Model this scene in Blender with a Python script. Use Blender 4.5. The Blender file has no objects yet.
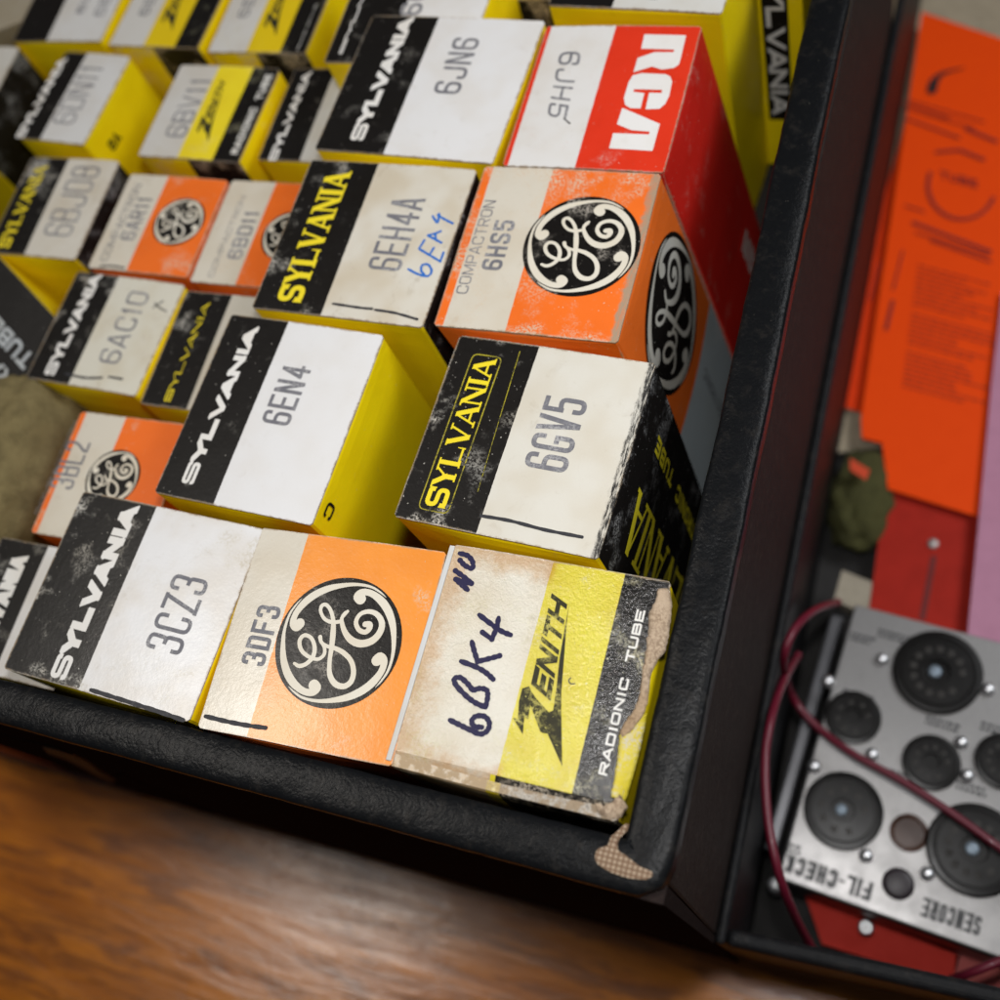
import bpy, bmesh, math, random
import numpy as np
from mathutils import Vector, Matrix
from mathutils.geometry import delaunay_2d_cdt
random.seed(7)
S = 0.001                      # everything below is in millimetres, stored in metres
scn = bpy.context.scene
COL = scn.collection

# ------------------------------------------------------------------ camera
f = 1134.0
def rowsR():
    x = Vector((3100, 485, -1134.)).normalized()
    z = -Vector((335, 513, 1134.)).normalized()
    y = z.cross(x).normalized(); x = y.cross(z)
    return x, y, z             # world axes seen in camera coordinates (x right, y down, z forward)
AX, AY, AZ = rowsR()
CAM = Vector((0, 0, 230))
def ray(px, py):
    d = Vector((px - 500, py - 500, f))
    return Vector((AX.dot(d), AY.dot(d), AZ.dot(d)))
def at(px, py, h=0.0):
    d = ray(px, py); t = (h - CAM.z) / d.z
    return CAM + d * t

cd = bpy.data.cameras.new('camera'); cam = bpy.data.objects.new('camera', cd); COL.objects.link(cam)
cd.sensor_width = 36; cd.lens = 36 * f / 1000; cd.clip_start = 0.005; cd.clip_end = 20
r0 = Vector((AX.x, AY.x, AZ.x)); r1 = Vector((AX.y, AY.y, AZ.y)); r2 = Vector((AX.z, AY.z, AZ.z))
M = Matrix((r0, -r1, -r2)).transposed().to_4x4(); M.translation = CAM * S
cam.matrix_world = M
scn.camera = cam
cd.dof.use_dof = True; cd.dof.focus_distance = 0.258
cd.dof.aperture_fstop = (cd.lens) / 4.5     # entrance pupil of about 4.5 mm

# ------------------------------------------------------------------ object helpers
def tag(o, label=None, cat=None, group=None, kind=None):
    if label: o['label'] = label
    if cat: o['category'] = cat
    if group: o['group'] = group
    if kind: o['kind'] = kind
    return o
def empty(name, loc=(0, 0, 0), rz=0, rx=0, ry=0):
    o = bpy.data.objects.new(name, None); COL.objects.link(o)
    o.location = Vector(loc) * S; o.rotation_euler = (rx, ry, rz); o.empty_display_size = 0.01
    return o
def mesh(name, V, F, mats, parent=None, midx=None, smooth=False):
    me = bpy.data.meshes.new(name)
    me.from_pydata([Vector(v) * S for v in V], [], F)
    if not isinstance(mats, (list, tuple)): mats = [mats]
    for m in mats: me.materials.append(m)
    if midx:
        for p, i in zip(me.polygons, midx): p.material_index = i
    if smooth:
        for p in me.polygons: p.use_smooth = True
    me.update()
    o = bpy.data.objects.new(name, me); COL.objects.link(o)
    if parent: o.parent = parent
    return o
class MB:
    def __init__(s): s.V = []; s.F = []; s.M = []
    def add(s, V, F, m=0):
        b = len(s.V); s.V += [tuple(v) for v in V]; s.F += [tuple(i + b for i in q) for q in F]; s.M += [m] * len(F)
    def box(s, x0, x1, y0, y1, z0, z1, m=0):
        s.add([(x, y, z) for z in (z0, z1) for x, y in ((x0, y0), (x1, y0), (x1, y1), (x0, y1))],
              [(3, 2, 1, 0), (4, 5, 6, 7), (0, 1, 5, 4), (1, 2, 6, 5), (2, 3, 7, 6), (3, 0, 4, 7)], m)
    def lathe(s, cx, cy, prof, n=32, m=0, cap=True):
        b = []; V = []; F = []
        for r, z in prof:
            for k in range(n):
                a = 2 * math.pi * k / n; V.append((cx + r * math.cos(a), cy + r * math.sin(a), z))
        for i in range(len(prof) - 1):
            for k in range(n):
                j = (k + 1) % n; F.append((i * n + k, i * n + j, (i + 1) * n + j, (i + 1) * n + k))
        if cap: F.append(tuple((len(prof) - 1) * n + k for k in range(n)))
        s.add(V, F, m)
    def build(s, name, mats, parent=None, smooth=False, bevel=0, seg=2):
        o = mesh(name, s.V, s.F, mats, parent, s.M, smooth)
        if bevel:
            md = o.modifiers.new('bevel', 'BEVEL'); md.width = bevel * S; md.segments = seg; md.limit_method = 'ANGLE'; md.angle_limit = 0.6
        return o
def tube(name, pts, r, mat, parent=None, n=10, sub=6):
    P = spline3(pts, sub); V = []; F = []
    for i, p in enumerate(P):
        d = (P[min(i + 1, len(P) - 1)] - P[max(i - 1, 0)]).normalized()
        a = d.cross(Vector((0, 0, 1))); a = a.normalized() if a.length > 1e-4 else Vector((1, 0, 0)); b = d.cross(a)
        for k in range(n):
            t = 2 * math.pi * k / n; V.append(p + (a * math.cos(t) + b * math.sin(t)) * r)
    for i in range(len(P) - 1):
        for k in range(n):
            j = (k + 1) % n; F.append((i * n + k, i * n + j, (i + 1) * n + j, (i + 1) * n + k))
    F.append(tuple(range(n))); F.append(tuple((len(P) - 1) * n + k for k in range(n - 1, -1, -1)))
    return mesh(name, V, F, mat, parent, smooth=True)
def spline3(pts, sub=6):
    P = [Vector(p) for p in pts]
    if len(P) < 3: return P
    out = []
    for i in range(len(P) - 1):
        p0 = P[i - 1] if i else P[0] * 2 - P[1]; p1 = P[i]; p2 = P[i + 1]; p3 = P[i + 2] if i + 2 < len(P) else P[-1] * 2 - P[-2]
        for k in range(sub):
            t = k / sub
            out.append(0.5 * ((2 * p1) + (p2 - p0) * t + (2 * p0 - 5 * p1 + 4 * p2 - p3) * t * t + (3 * p1 - p0 - 3 * p2 + p3) * t ** 3))
    out.append(P[-1]); return out

# ------------------------------------------------------------------ flat artwork: polygons in mm, merged by triangulation
def ccw(p):
    a = sum(p[i][0] * p[(i + 1) % len(p)][1] - p[(i + 1) % len(p)][0] * p[i][1] for i in range(len(p)))
    return p if a > 0 else p[::-1]
def union(polys):
    V = []; F = []
    for p in polys:
        q = [p[0]]
        for v in p[1:]:
            if abs(v[0] - q[-1][0]) + abs(v[1] - q[-1][1]) > 2e-3: q.append(v)
        if abs(q[0][0] - q[-1][0]) + abs(q[0][1] - q[-1][1]) < 2e-3: q.pop()
        if len(q) < 3: continue
        q = ccw(q); F.append(list(range(len(V), len(V) + len(q)))); V += [Vector((a[0], a[1])) for a in q]
    E = [(q[i], q[(i + 1) % len(q)]) for q in F for i in range(len(q))]
    r = delaunay_2d_cdt(V, E, [], 0, 1e-4)
    vs, fs = r[0], [q for q in r[2] if len(q) == 3]
    if not fs: return vs, []
    A = np.array([(v.x, v.y) for v in vs]); T = np.array(fs); c = A[T].mean(1); ins = np.zeros(len(T), bool)
    for q in F:                       # a triangle is printed when its centre lies inside any of the shapes
        p = np.array([(V[i].x, V[i].y) for i in q]); lo, hi = p.min(0), p.max(0)
        m = np.where(~ins & (c[:, 0] >= lo[0]) & (c[:, 0] <= hi[0]) & (c[:, 1] >= lo[1]) & (c[:, 1] <= hi[1]))[0]
        if not len(m): continue
        x, y = c[m, 0], c[m, 1]; odd = np.zeros(len(m), bool)
        for i in range(len(p)):
            (x1, y1), (x2, y2) = p[i], p[(i + 1) % len(p)]
            if y1 == y2: continue
            h = (y1 > y) != (y2 > y); odd ^= h & (x < (x2 - x1) * (y - y1) / (y2 - y1) + x1)
        ins[m[odd]] = True
    return vs, [q for q, k in zip(fs, ins) if k]
def ribbon(pts, ws, caps='butt'):
    """variable width stroke -> list of quads (+ discs for round ends)"""
    P = [Vector(p[:2]) for p in pts]; out = []; n = len(P)
    if not isinstance(ws, (list, tuple)): ws = [ws] * n
    L = []; Rr = []
    for i in range(n):
        a = (P[i] - P[i - 1]).normalized() if i else (P[1] - P[0]).normalized()
        b = (P[i + 1] - P[i]).normalized() if i < n - 1 else a
        t = (a + b); t = t.normalized() if t.length > 1e-3 else a
        c = max(0.45, t.dot(a)); nn = Vector((-t.y, t.x)) * (ws[i] / 2 / c)
        L.append(P[i] + nn); Rr.append(P[i] - nn)
    for i in range(n - 1):
        q = [L[i], Rr[i], Rr[i + 1], L[i + 1]]
        cr = [(q[(k + 1) % 4] - q[k]).cross(q[(k + 2) % 4] - q[(k + 1) % 4]) for k in range(4)]
        if all(c > -1e-9 for c in cr) or all(c < 1e-9 for c in cr): out.append([tuple(v) for v in q])
        else:                       # tight bend: plain bar with round joints
            d = (P[i + 1] - P[i]).normalized(); m = Vector((-d.y, d.x))
            out.append([tuple(P[i] + m * ws[i] / 2), tuple(P[i] - m * ws[i] / 2), tuple(P[i + 1] - m * ws[i + 1] / 2), tuple(P[i + 1] + m * ws[i + 1] / 2)])
            if i > 0: out.append(disc(P[i].x, P[i].y, ws[i] / 2, 12))
            if i < n - 2: out.append(disc(P[i + 1].x, P[i + 1].y, ws[i + 1] / 2, 12))
    if caps == 'round':
        for q, w in ((P[0], ws[0]), (P[-1], ws[-1])): out.append(disc(q.x, q.y, w / 2, 14))
    return out
def disc(x, y, r, n=24, ry=None):
    ry = ry or r
    return [(x + r * math.cos(2 * math.pi * k / n), y + ry * math.sin(2 * math.pi * k / n)) for k in range(n)]
def spl(pts, sub=5):
    P = spline3([tuple(p) + (0,) * (3 - len(p)) for p in pts], sub); return P   # z carries the width
def vstroke(pts, sub=5, caps='round'):
    P = spl(pts, sub); return ribbon([(p.x, p.y) for p in P], [max(p.z, .002) for p in P], caps)
def fillet(pts, r, n=4):
    out = [Vector(pts[0])]
    for i in range(1, len(pts) - 1):
        p = Vector(pts[i]); a = Vector(pts[i - 1]) - p; b = Vector(pts[i + 1]) - p
        rr = min(r, a.length * .49, b.length * .49)
        A = p + a.normalized() * rr; B = p + b.normalized() * rr
        for k in range(n + 1):
            t = k / n; out.append(A * (1 - t) ** 2 + p * 2 * t * (1 - t) + B * t * t)
    out.append(Vector(pts[-1])); return out
def clipy(poly, y0, y1):
    for s, lim in ((1, y0), (-1, -y1)):
        out = []
        for i in range(len(poly)):
            a = poly[i]; b = poly[(i + 1) % len(poly)]
            da = s * a[1] - lim; db = s * b[1] - lim
            if da >= 0: out.append(a)
            if (da > 0) != (db > 0) and abs(da - db) > 1e-9:
                t = da / (da - db); out.append((a[0] + (b[0] - a[0]) * t, a[1] + (b[1] - a[1]) * t))
        poly = out
        if len(poly) < 3: return None
    return poly
# glyphs: strokes over a 0..1 box; 'r' rounded corners, 's' sharp corners
G = {
 'S': [('r', (1, .74), (1, 1), (0, 1), (0, .52), (1, .48), (1, 0), (0, 0), (0, .26))],
 'Y': [('s', (-.05, 1.1), (.5, .45)), ('s', (1.05, 1.1), (.5, .45)), ('s', (.5, .55), (.5, 0))],
 'L': [('s', (0, 1), (0, 0)), ('s', (0, 0), (1, 0))],
 'V': [('s', (-.08, 1.15), (.5, -.12)), ('s', (1.08, 1.15), (.5, -.12))],
 'A': [('s', (-.08, -.15), (.5, 1.12)), ('s', (1.08, -.15), (.5, 1.12)), ('s', (.2, .26), (.8, .26))],
 'N': [('s', (0, 0), (0, 1)), ('s', (1, 0), (1, 1)), ('s', (-.02, 1.1), (1.02, -.1))],
 'I': [('s', (.5, 0), (.5, 1))],
 'T': [('s', (.5, 0), (.5, 1)), ('s', (0, 1), (1, 1))],
 'U': [('r', (0, 1), (0, 0), (1, 0), (1, 1))],
 'B': [('r', (.4, 1), (.95, 1), (.95, .52), (.4, .52)), ('r', (.4, .52), (1, .52), (1, 0), (.4, 0)), ('s', (0, 0), (0, 1)), ('s', (0, 1), (.5, 1)), ('s', (0, .52), (.5, .52)), ('s', (0, 0), (.5, 0))],
 'E': [('s', (0, 0), (0, 1)), ('s', (0, 1), (1, 1)), ('s', (0, .5), (.85, .5)), ('s', (0, 0), (1, 0))],
 'F': [('s', (0, 0), (0, 1)), ('s', (0, 1), (1, 1)), ('s', (0, .5), (.85, .5))],
 'R': [('r', (.4, 1), (1, 1), (1, .48), (.4, .48)), ('s', (0, 0), (0, 1)), ('s', (0, 1), (.5, 1)), ('s', (0, .48), (.5, .48)), ('s', (.5, .48), (1.02, -.1))],
 'P': [('r', (.4, 1), (1, 1), (1, .45), (.4, .45)), ('s', (0, 0), (0, 1)), ('s', (0, 1), (.5, 1)), ('s', (0, .45), (.5, .45))],
 'D': [('r', (.3, 1), (1, 1), (1, 0), (.3, 0)), ('s', (0, 0), (0, 1)), ('s', (0, 1), (.4, 1)), ('s', (0, 0), (.4, 0))],
 'O': [('r', (.5, 1), (1, 1), (1, 0), (0, 0), (0, 1), (.5, 1))],
 'C': [('r', (1, .7), (1, 1), (0, 1), (0, 0), (1, 0), (1, .3))],
 'G': [('r', (1, .72), (1, 1), (0, 1), (0, 0), (1, 0), (1, .42)), ('s', (1.0, .42), (.62, .42))],
 'M': [('s', (0, 0), (0, 1)), ('s', (1, 0), (1, 1)), ('s', (0, 1.1), (.5, .1)), ('s', (1, 1.1), (.5, .1))],
 'H': [('s', (0, 0), (0, 1)), ('s', (1, 0), (1, 1)), ('s', (0, .5), (1, .5))],
 'Z': [('s', (0, 1), (1, 1)), ('s', (0, 0), (1, 0)), ('s', (0, -.05), (1, 1.05))],
 'K': [('s', (0, 0), (0, 1)), ('s', (0, .4), (1, 1.1)), ('s', (.35, .6), (1.05, -.1))],
 'J': [('r', (1, 1), (1, 0), (0, 0), (0, .3))],
 'W': [('s', (-.05, 1.1), (.25, -.1)), ('s', (.25, -.1), (.5, .8)), ('s', (.5, .8), (.75, -.1)), ('s', (.75, -.1), (1.05, 1.1))],
 '0': [('r', (.5, 1), (1, 1), (1, 0), (0, 0), (0, 1), (.5, 1))],
 '1': [('s', (.5, 0), (.5, 1)), ('s', (.5, .97), (.15, .8))],
 '2': [('r', (0, .74), (0, 1), (1, 1), (1, .58), (0, .12), (0, 0)), ('s', (0, 0), (1, 0))],
 '3': [('r', (0, .74), (0, 1), (1, 1), (.92, .52), (.4, .52)), ('r', (.4, .52), (1, .5), (1, 0), (0, 0), (0, .26))],
 '4': [('s', (.72, 0), (.72, 1)), ('s', (.72, 1.02), (0, .26)), ('s', (0, .26), (1.05, .26))],
 '5': [('s', (0, 1), (.95, 1)), ('s', (0, .56), (0, 1)), ('r', (0, .58), (1, .62), (1, 0), (0, 0), (0, .26))],
 '6': [('r', (1, .76), (1, 1), (0, 1), (0, 0), (1, 0), (1, .56), (0, .56))],
 '7': [('s', (0, 1), (1, 1)), ('s', (1, 1), (.3, -.05))],
 '8': [('r', (.5, .52), (.95, .52), (.95, 1), (.05, 1), (.05, .52), (.5, .52)), ('r', (.5, .52), (1, .52), (1, 0), (0, 0), (0, .52), (.5, .52))],
 '9': [('r', (0, .24), (0, 0), (1, 0), (1, 1), (0, 1), (0, .44), (1, .44))],
 '-': [('s', (.1, .45), (.9, .45))], '.': [('s', (.4, 0), (.6, 0))],
}
WID = {'I': .36, '1': .55, 'M': 1.25, 'W': 1.35, '-': .6, '.': .35, ' ': 1.0}
def text_polys(txt, L, H, t=.22, gap=.12, rad=.45, serif=False, rnd=False, hair=None):
    """letters filling length L and height H (mm); t = stroke / height"""
    if t < 0: t = min(.24, -t / H)
    wn = [WID.get(c, 1.0) for c in txt]; tot = sum(wn) + gap * (len(txt) - 1)
    k = L / tot; x = 0; out = []; T = t * H
    for c, w in zip(txt, wn):
        W = w * k
        if c in G:
            th = min(T, W * .44) if c not in 'I1.' else T
            T_ = T
            if c in 'SEBGR23568' and th > .25 * H: th = .25 * H
            if c in 'SEBGR23568': T = min(T, .25 * H)
            for st in G[c]:
                pts = [(x + th / 2 + p[0] * (W - th), T / 2 + p[1] * (H - T)) for p in st[1:]]
                closed = pts[0] == pts[-1]
                if st[0] == 'r': P = fillet(pts, rad * min(W, H * .6)) 
                else: P = [Vector(p) for p in pts]
                w_ = th
                if serif or hair:
                    dx = abs(pts[-1][0] - pts[0][0]); dy = pts[-1][1] - pts[0][1]
                    if len(pts) == 2:
                        h = hair or .4
                        if dy == 0: w_ = th * h * 1.1
                        elif c in 'AYV' : w_ = th * (h if (dy * (pts[-1][0] - pts[0][0]) > 0) else 1.1)
                        elif c == 'N' and dx < 1e-6: w_ = th * h
                if not closed and not rnd:
                    a = (P[0] - P[1]).normalized() * T / 2; b = (P[-1] - P[-2]).normalized() * T / 2
                    if st[0] == 's' or abs(P[0].y - P[1].y) < 1e-4 or True:
                        if c in 'SCG2356J9' and st[0] == 'r': a *= .0; b *= .0
                        P[0] = P[0] + a; P[-1] = P[-1] + b
                for q in ribbon([tuple(p) for p in P], w_, 'round' if rnd else 'butt'):
                    q = clipy(q, -.02 * H if rnd else 0, H * (1.02 if rnd else 1))
                    if q: out.append(q)
            T = T_
            if serif:
                sh = H * .075; 
                def bar(cx, hw, y): out.append([(cx - hw, y), (cx + hw, y), (cx + hw, y + sh), (cx - hw, y + sh)])
                wS = th * .95
                if c == 'I': bar(x + W / 2, wS, 0); bar(x + W / 2, wS, H - sh)
                if c == 'L': bar(x + th / 2, wS, H - sh); bar(x + th / 2, wS * .9, 0); out.append([(x + W - sh, 0), (x + W, 0), (x + W, H * .36), (x + W - sh * .6, H * .36)])
                if c == 'Y': bar(x + W / 2, wS, 0); bar(x + th * .3, wS * .8, H - sh); bar(x + W - th * .3, wS * .8, H - sh)
                if c == 'V': bar(x + th * .3, wS * .8, H - sh); bar(x + W - th * .3, wS * .8, H - sh)
                if c == 'A': bar(x + th * .3, wS * .8, 0); bar(x + W - th * .3, wS * .8, 0)
                if c == 'N': bar(x + th * .3, wS * .8, 0); bar(x + th * .2, wS * .7, H - sh); bar(x + W - th / 2, wS * .8, H - sh)
                if c == 'S': out.append([(x + W - sh * .8, H * .66), (x + W, H * .66), (x + W, H), (x + W - sh * .8, H)]); out.append([(x, 0), (x + sh * .8, 0), (x + sh * .8, H * .34), (x, H * .34)])
        x += W + gap * k
    return out
def xf(polys, fn): return [[fn(*p) for p in q] for q in polys]

def lift(polys, name, mat, parent, m3):
    vs, fs = union(polys)
    if not fs: return None
    return mesh(name, [m3(v.x, v.y) for v in vs], [tuple(q) for q in fs], mat, parent)

# monogram strokes traced on a unit disc (x right = reading frame of the photo's box, y up)
def ge(X, Y): return ((X - 503) / 450., -(Y - 498) / 450.)
CURL = [(582, 187, 76), (558, 172, 66), (573, 143, 54), (612, 133, 46), (665, 143, 46), (735, 180, 54), (800, 240, 54), (855, 325, 46), (893, 430, 32), (912, 530, 22), (908, 630, 17), (880, 705, 12), (853, 752, 3)]
G1 = [(672, 372, 30), (697, 370, 36), (703, 345, 30), (690, 330, 24)]
SPIR = [(664, 352, 40), (694, 350, 44), (700, 378, 40), (678, 405, 34), (628, 394, 33), (594, 345, 31), (611, 288, 30), (668, 262, 32), (732, 276, 36), (779, 328, 42), (780, 395, 46), (742, 455, 50), (670, 486, 52), (595, 472, 48), (535, 425, 38), (495, 365, 30), (487, 332, 26), (500, 302, 30), (514, 284, 22)]
ELL = [(478, 362, 26), (430, 374, 28), (368, 362, 24), (321, 315, 24), (316, 274, 28), (346, 262, 26), (390, 296, 26), (430, 362, 30), (455, 450, 40), (473, 540, 36), (488, 640, 30), (515, 722, 36), (570, 776, 40), (636, 782, 38), (676, 742, 38), (674, 675, 36), (636, 610, 34), (570, 566, 34), (500, 545, 30), (440, 540, 24), (390, 520, 24), (370, 486, 30)]
EE = [(388, 515, 22), (424, 555, 24), (434, 600, 26), (400, 636, 24), (330, 630, 26), (262, 594, 28), (230, 535, 30), (252, 492, 28), (308, 503, 26), (352, 560, 30), (360, 625, 32), (328, 678, 30), (282, 702, 28), (240, 690, 20)]
def ge_polys(r):
    out = []
    for k in range(4):
        pts = []
        for X, Y, w in CURL:
            x, y = ge(X, Y)
            for _ in range(k): x, y = y, -x
            pts.append((x * r, y * r, w / 450. * r))
        out += vstroke(pts, 4)
    for st in (SPIR, ELL, EE): out += vstroke([(ge(X, Y)[0] * r, ge(X, Y)[1] * r, w / 450. * r) for X, Y, w in st], 4)
    return out

# ------------------------------------------------------------------ materials
_mc = {}
def newmat(name):
    m = bpy.data.materials.new(name); m.use_nodes = True; nt = m.node_tree; nt.nodes.clear()
    out = nt.nodes.new('ShaderNodeOutputMaterial'); b = nt.nodes.new('ShaderNodeBsdfPrincipled')
    nt.links.new(b.outputs[0], out.inputs[0]); return m, nt, b
def N(nt, t, **k):
    n = nt.nodes.new(t)
    for a, v in k.items(): setattr(n, a, v)
    return n
def math_(nt, op, a, b=None, c=None, clamp=False):
    n = N(nt, 'ShaderNodeMath', operation=op, use_clamp=clamp)
    for i, v in enumerate((a, b, c)):
        if v is None: continue
        if hasattr(v, 'links'): nt.links.new(v, n.inputs[i])
        else: n.inputs[i].default_value = v
    return n.outputs[0]
def noise(nt, vec, scale, detail=3, rough=.55, dist=0):
    n = N(nt, 'ShaderNodeTexNoise'); nt.links.new(vec, n.inputs['Vector'])
    n.inputs['Scale'].default_value = scale; n.inputs['Detail'].default_value = detail
    n.inputs['Roughness'].default_value = rough; n.inputs['Distortion'].default_value = dist
    return n.outputs['Fac']
def ramp(nt, v, lo, hi, a=0., b=1.):
    n = N(nt, 'ShaderNodeMapRange', interpolation_type='SMOOTHSTEP'); nt.links.new(v, n.inputs[0])
    for i, q in enumerate((lo, hi, a, b)): n.inputs[i + 1].default_value = q
    return n.outputs[0]
def mix(nt, fac, a, b, mode='MIX'):
    n = N(nt, 'ShaderNodeMix', data_type='RGBA', blend_type=mode)
    for i, v in ((0, fac), (6, a), (7, b)):
        if hasattr(v, 'links'): nt.links.new(v, n.inputs[i])
        else: n.inputs[i].default_value = v if i == 0 else (tuple(v) + (1,))[:4]
    return n.outputs[2]
def vecmap(nt, seed, scl=(1, 1, 1)):
    tc = N(nt, 'ShaderNodeTexCoord'); mp = N(nt, 'ShaderNodeMapping')
    nt.links.new(tc.outputs['Object'], mp.inputs[0]); mp.inputs['Location'].default_value = (seed * 1.37, seed * .73, seed * .31)
    mp.inputs['Scale'].default_value = scl
    return mp.outputs[0], tc.outputs['Object']
KRAFT = (.33, .25, .165)
def card(key, color, seed=1, scuff=.3, dirt=.3, rough=.45, coat=0., half=None, stripes=None, wearcol=(.62, .6, .55), kraft=KRAFT, rworn=None, top=0, stain=0, bump=.25, fib=.05, zt=None, fade=None, grain=0., coatr=.25):
    """printed carton: colour or stripes along x, scuffs that lift the ink, kraft at rubbed edges, grime, paper grain"""
    if key in _mc: return _mc[key]
    m, nt, b = newmat(key); v, o = vecmap(nt, seed)
    sep = N(nt, 'ShaderNodeSeparateXYZ'); nt.links.new(o, sep.inputs[0])
    nlow = noise(nt, v, 70, 2); nmid = noise(nt, v, 420, 4, .65); nfine = noise(nt, v, 2600, 3, .7)
    if stripes:
        hw = half[0]
        cr = N(nt, 'ShaderNodeValToRGB'); cr.color_ramp.interpolation = 'CONSTANT'
        el = cr.color_ramp.elements
        while len(el) < len(stripes): el.new(.5)
        for e, (p, c) in zip(el, stripes): e.position = p; e.color = tuple(c) + (1,)
        w = math_(nt, 'ADD', math_(nt, 'MULTIPLY', sep.outputs[0], 1 / (2 * hw * S)), .5)
        w = math_(nt, 'ADD', w, math_(nt, 'MULTIPLY', math_(nt, 'SUBTRACT', nmid, .5), .006))
        nt.links.new(w, cr.inputs[0]); col = cr.outputs[0]
    else:
        col = N(nt, 'ShaderNodeRGB').outputs[0]; col.default_value = tuple(color) + (1,)
    if fade:      # sun-faded ink: one colour drifting to another over the face, in broad patches
        col = mix(nt, math_(nt, 'MULTIPLY', ramp(nt, nlow, .35, .65), fade[1]), col, fade[0])
    d = None
    if half:
        ax = math_(nt, 'SUBTRACT', half[0] * S, math_(nt, 'ABSOLUTE', sep.outputs[0]))
        ay = math_(nt, 'SUBTRACT', half[1] * S, math_(nt, 'ABSOLUTE', sep.outputs[1]))
        if zt is None: d = math_(nt, 'MINIMUM', ax, ay)
        else: d = math_(nt, 'MINIMUM', math_(nt, 'MAXIMUM', ax, ay), math_(nt, 'SUBTRACT', zt * S, sep.outputs[2]))
    # scuffs, heavier towards the edges
    patch = ramp(nt, noise(nt, v, 95, 3, .6), .66 - .32 * scuff, .80 - .25 * scuff)
    br = ramp(nt, noise(nt, v, 1500, 5, .8), .46, .56)
    sc = math_(nt, 'MULTIPLY', math_(nt, 'MULTIPLY', patch, br), min(1, scuff * 2.2))
    if d is not None: sc = math_(nt, 'MULTIPLY', sc, ramp(nt, d, .0, .011, 1.15, .45), clamp=True)
    speck = ramp(nt, noise(nt, v, 1300, 2, .5), .735 - .05 * scuff, .765 - .05 * scuff)
    sc = math_(nt, 'MAXIMUM', sc, math_(nt, 'MULTIPLY', speck, .5 + .5 * min(1, scuff)))
    col = mix(nt, sc, col, wearcol)
    # grime
    dm = math_(nt, 'MULTIPLY', ramp(nt, nlow, .35, .72), dirt)
    col = mix(nt, dm, col, mix(nt, 1., col, (.80, .70, .55), 'MULTIPLY'))
    gr = math_(nt, 'MULTIPLY', ramp(nt, noise(nt, v, 190, 5, .7, .6), .56, .75), dirt * .7)
    col = mix(nt, gr, col, mix(nt, 1., col, (.62, .56, .47), 'MULTIPLY'))
    if grain: col = mix(nt, math_(nt, 'MULTIPLY', nfine, grain), col, mix(nt, 1., col, (.6, .58, .55), 'MULTIPLY'))
    if half:
        if stain:
            sd = math_(nt, 'ADD', d, math_(nt, 'MULTIPLY', math_(nt, 'SUBTRACT', noise(nt, v, 160, 5, .7), .5), .016))
            sm = math_(nt, 'MULTIPLY', ramp(nt, sd, .0075, .0, 0, 1), stain)
            sm = math_(nt, 'MULTIPLY', sm, ramp(nt, sep.outputs[0], -.0012, .0006, 1, .12))
            col = mix(nt, sm, col, mix(nt, 1., col, (.72, .42, .17), 'MULTIPLY'))
        dn = math_(nt, 'ADD', d, math_(nt, 'MULTIPLY', math_(nt, 'SUBTRACT', nmid, .5), .0011))
        dn = math_(nt, 'ADD', dn, math_(nt, 'MULTIPLY', math_(nt, 'SUBTRACT', nfine, .5), .0008))
        e = ramp(nt, dn, .00025 + .0004 * scuff, -.0002, 0, .85)
        col = mix(nt, e, col, mix(nt, ramp(nt, nmid, .45, .6), kraft, (.55, .5, .43)))
    if rworn:
        rx = math_(nt, 'ADD', math_(nt, 'SUBTRACT', half[0] * S, sep.outputs[0]), math_(nt, 'MULTIPLY', math_(nt, 'SUBTRACT', noise(nt, v, 230, 5, .75), .5), rworn[0] * S * 1.6))
        vs_, _q = vecmap(nt, seed + .3, (8, 1, 1)); streak = ramp(nt, noise(nt, vs_, 170, 5, .8), .42, .55)
        rm = math_(nt, 'MULTIPLY', ramp(nt, rx, rworn[0] * S, rworn[0] * S * .55), math_(nt, 'ADD', math_(nt, 'MULTIPLY', streak, rworn[2]), 1 - rworn[2]))
        col = mix(nt, rm, col, rworn[1])
    nt.links.new(col, b.inputs['Base Color'])
    rg = math_(nt, 'ADD', math_(nt, 'MULTIPLY', nmid, .25), rough - .12)
    rg = math_(nt, 'MAXIMUM', rg, math_(nt, 'MULTIPLY', sc, .8)); nt.links.new(rg, b.inputs['Roughness'])
    b.inputs['Coat Weight'].default_value = coat; b.inputs['Coat Roughness'].default_value = coatr; b.inputs['Specular IOR Level'].default_value = .16
    h = math_(nt, 'ADD', math_(nt, 'MULTIPLY', noise(nt, v, 900, 3, .6), .7), math_(nt, 'MULTIPLY', nlow, 2.5))
    h = math_(nt, 'ADD', h, math_(nt, 'MULTIPLY', nfine, .25))
    bp = N(nt, 'ShaderNodeBump'); bp.inputs['Strength'].default_value = bump; bp.inputs['Distance'].default_value = .00022
    nt.links.new(h, bp.inputs['Height']); nt.links.new(bp.outputs[0], b.inputs['Normal'])
    if coat: nt.links.new(bp.outputs[0], b.inputs['Coat Normal'])
    _mc[key] = m; return m
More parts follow.
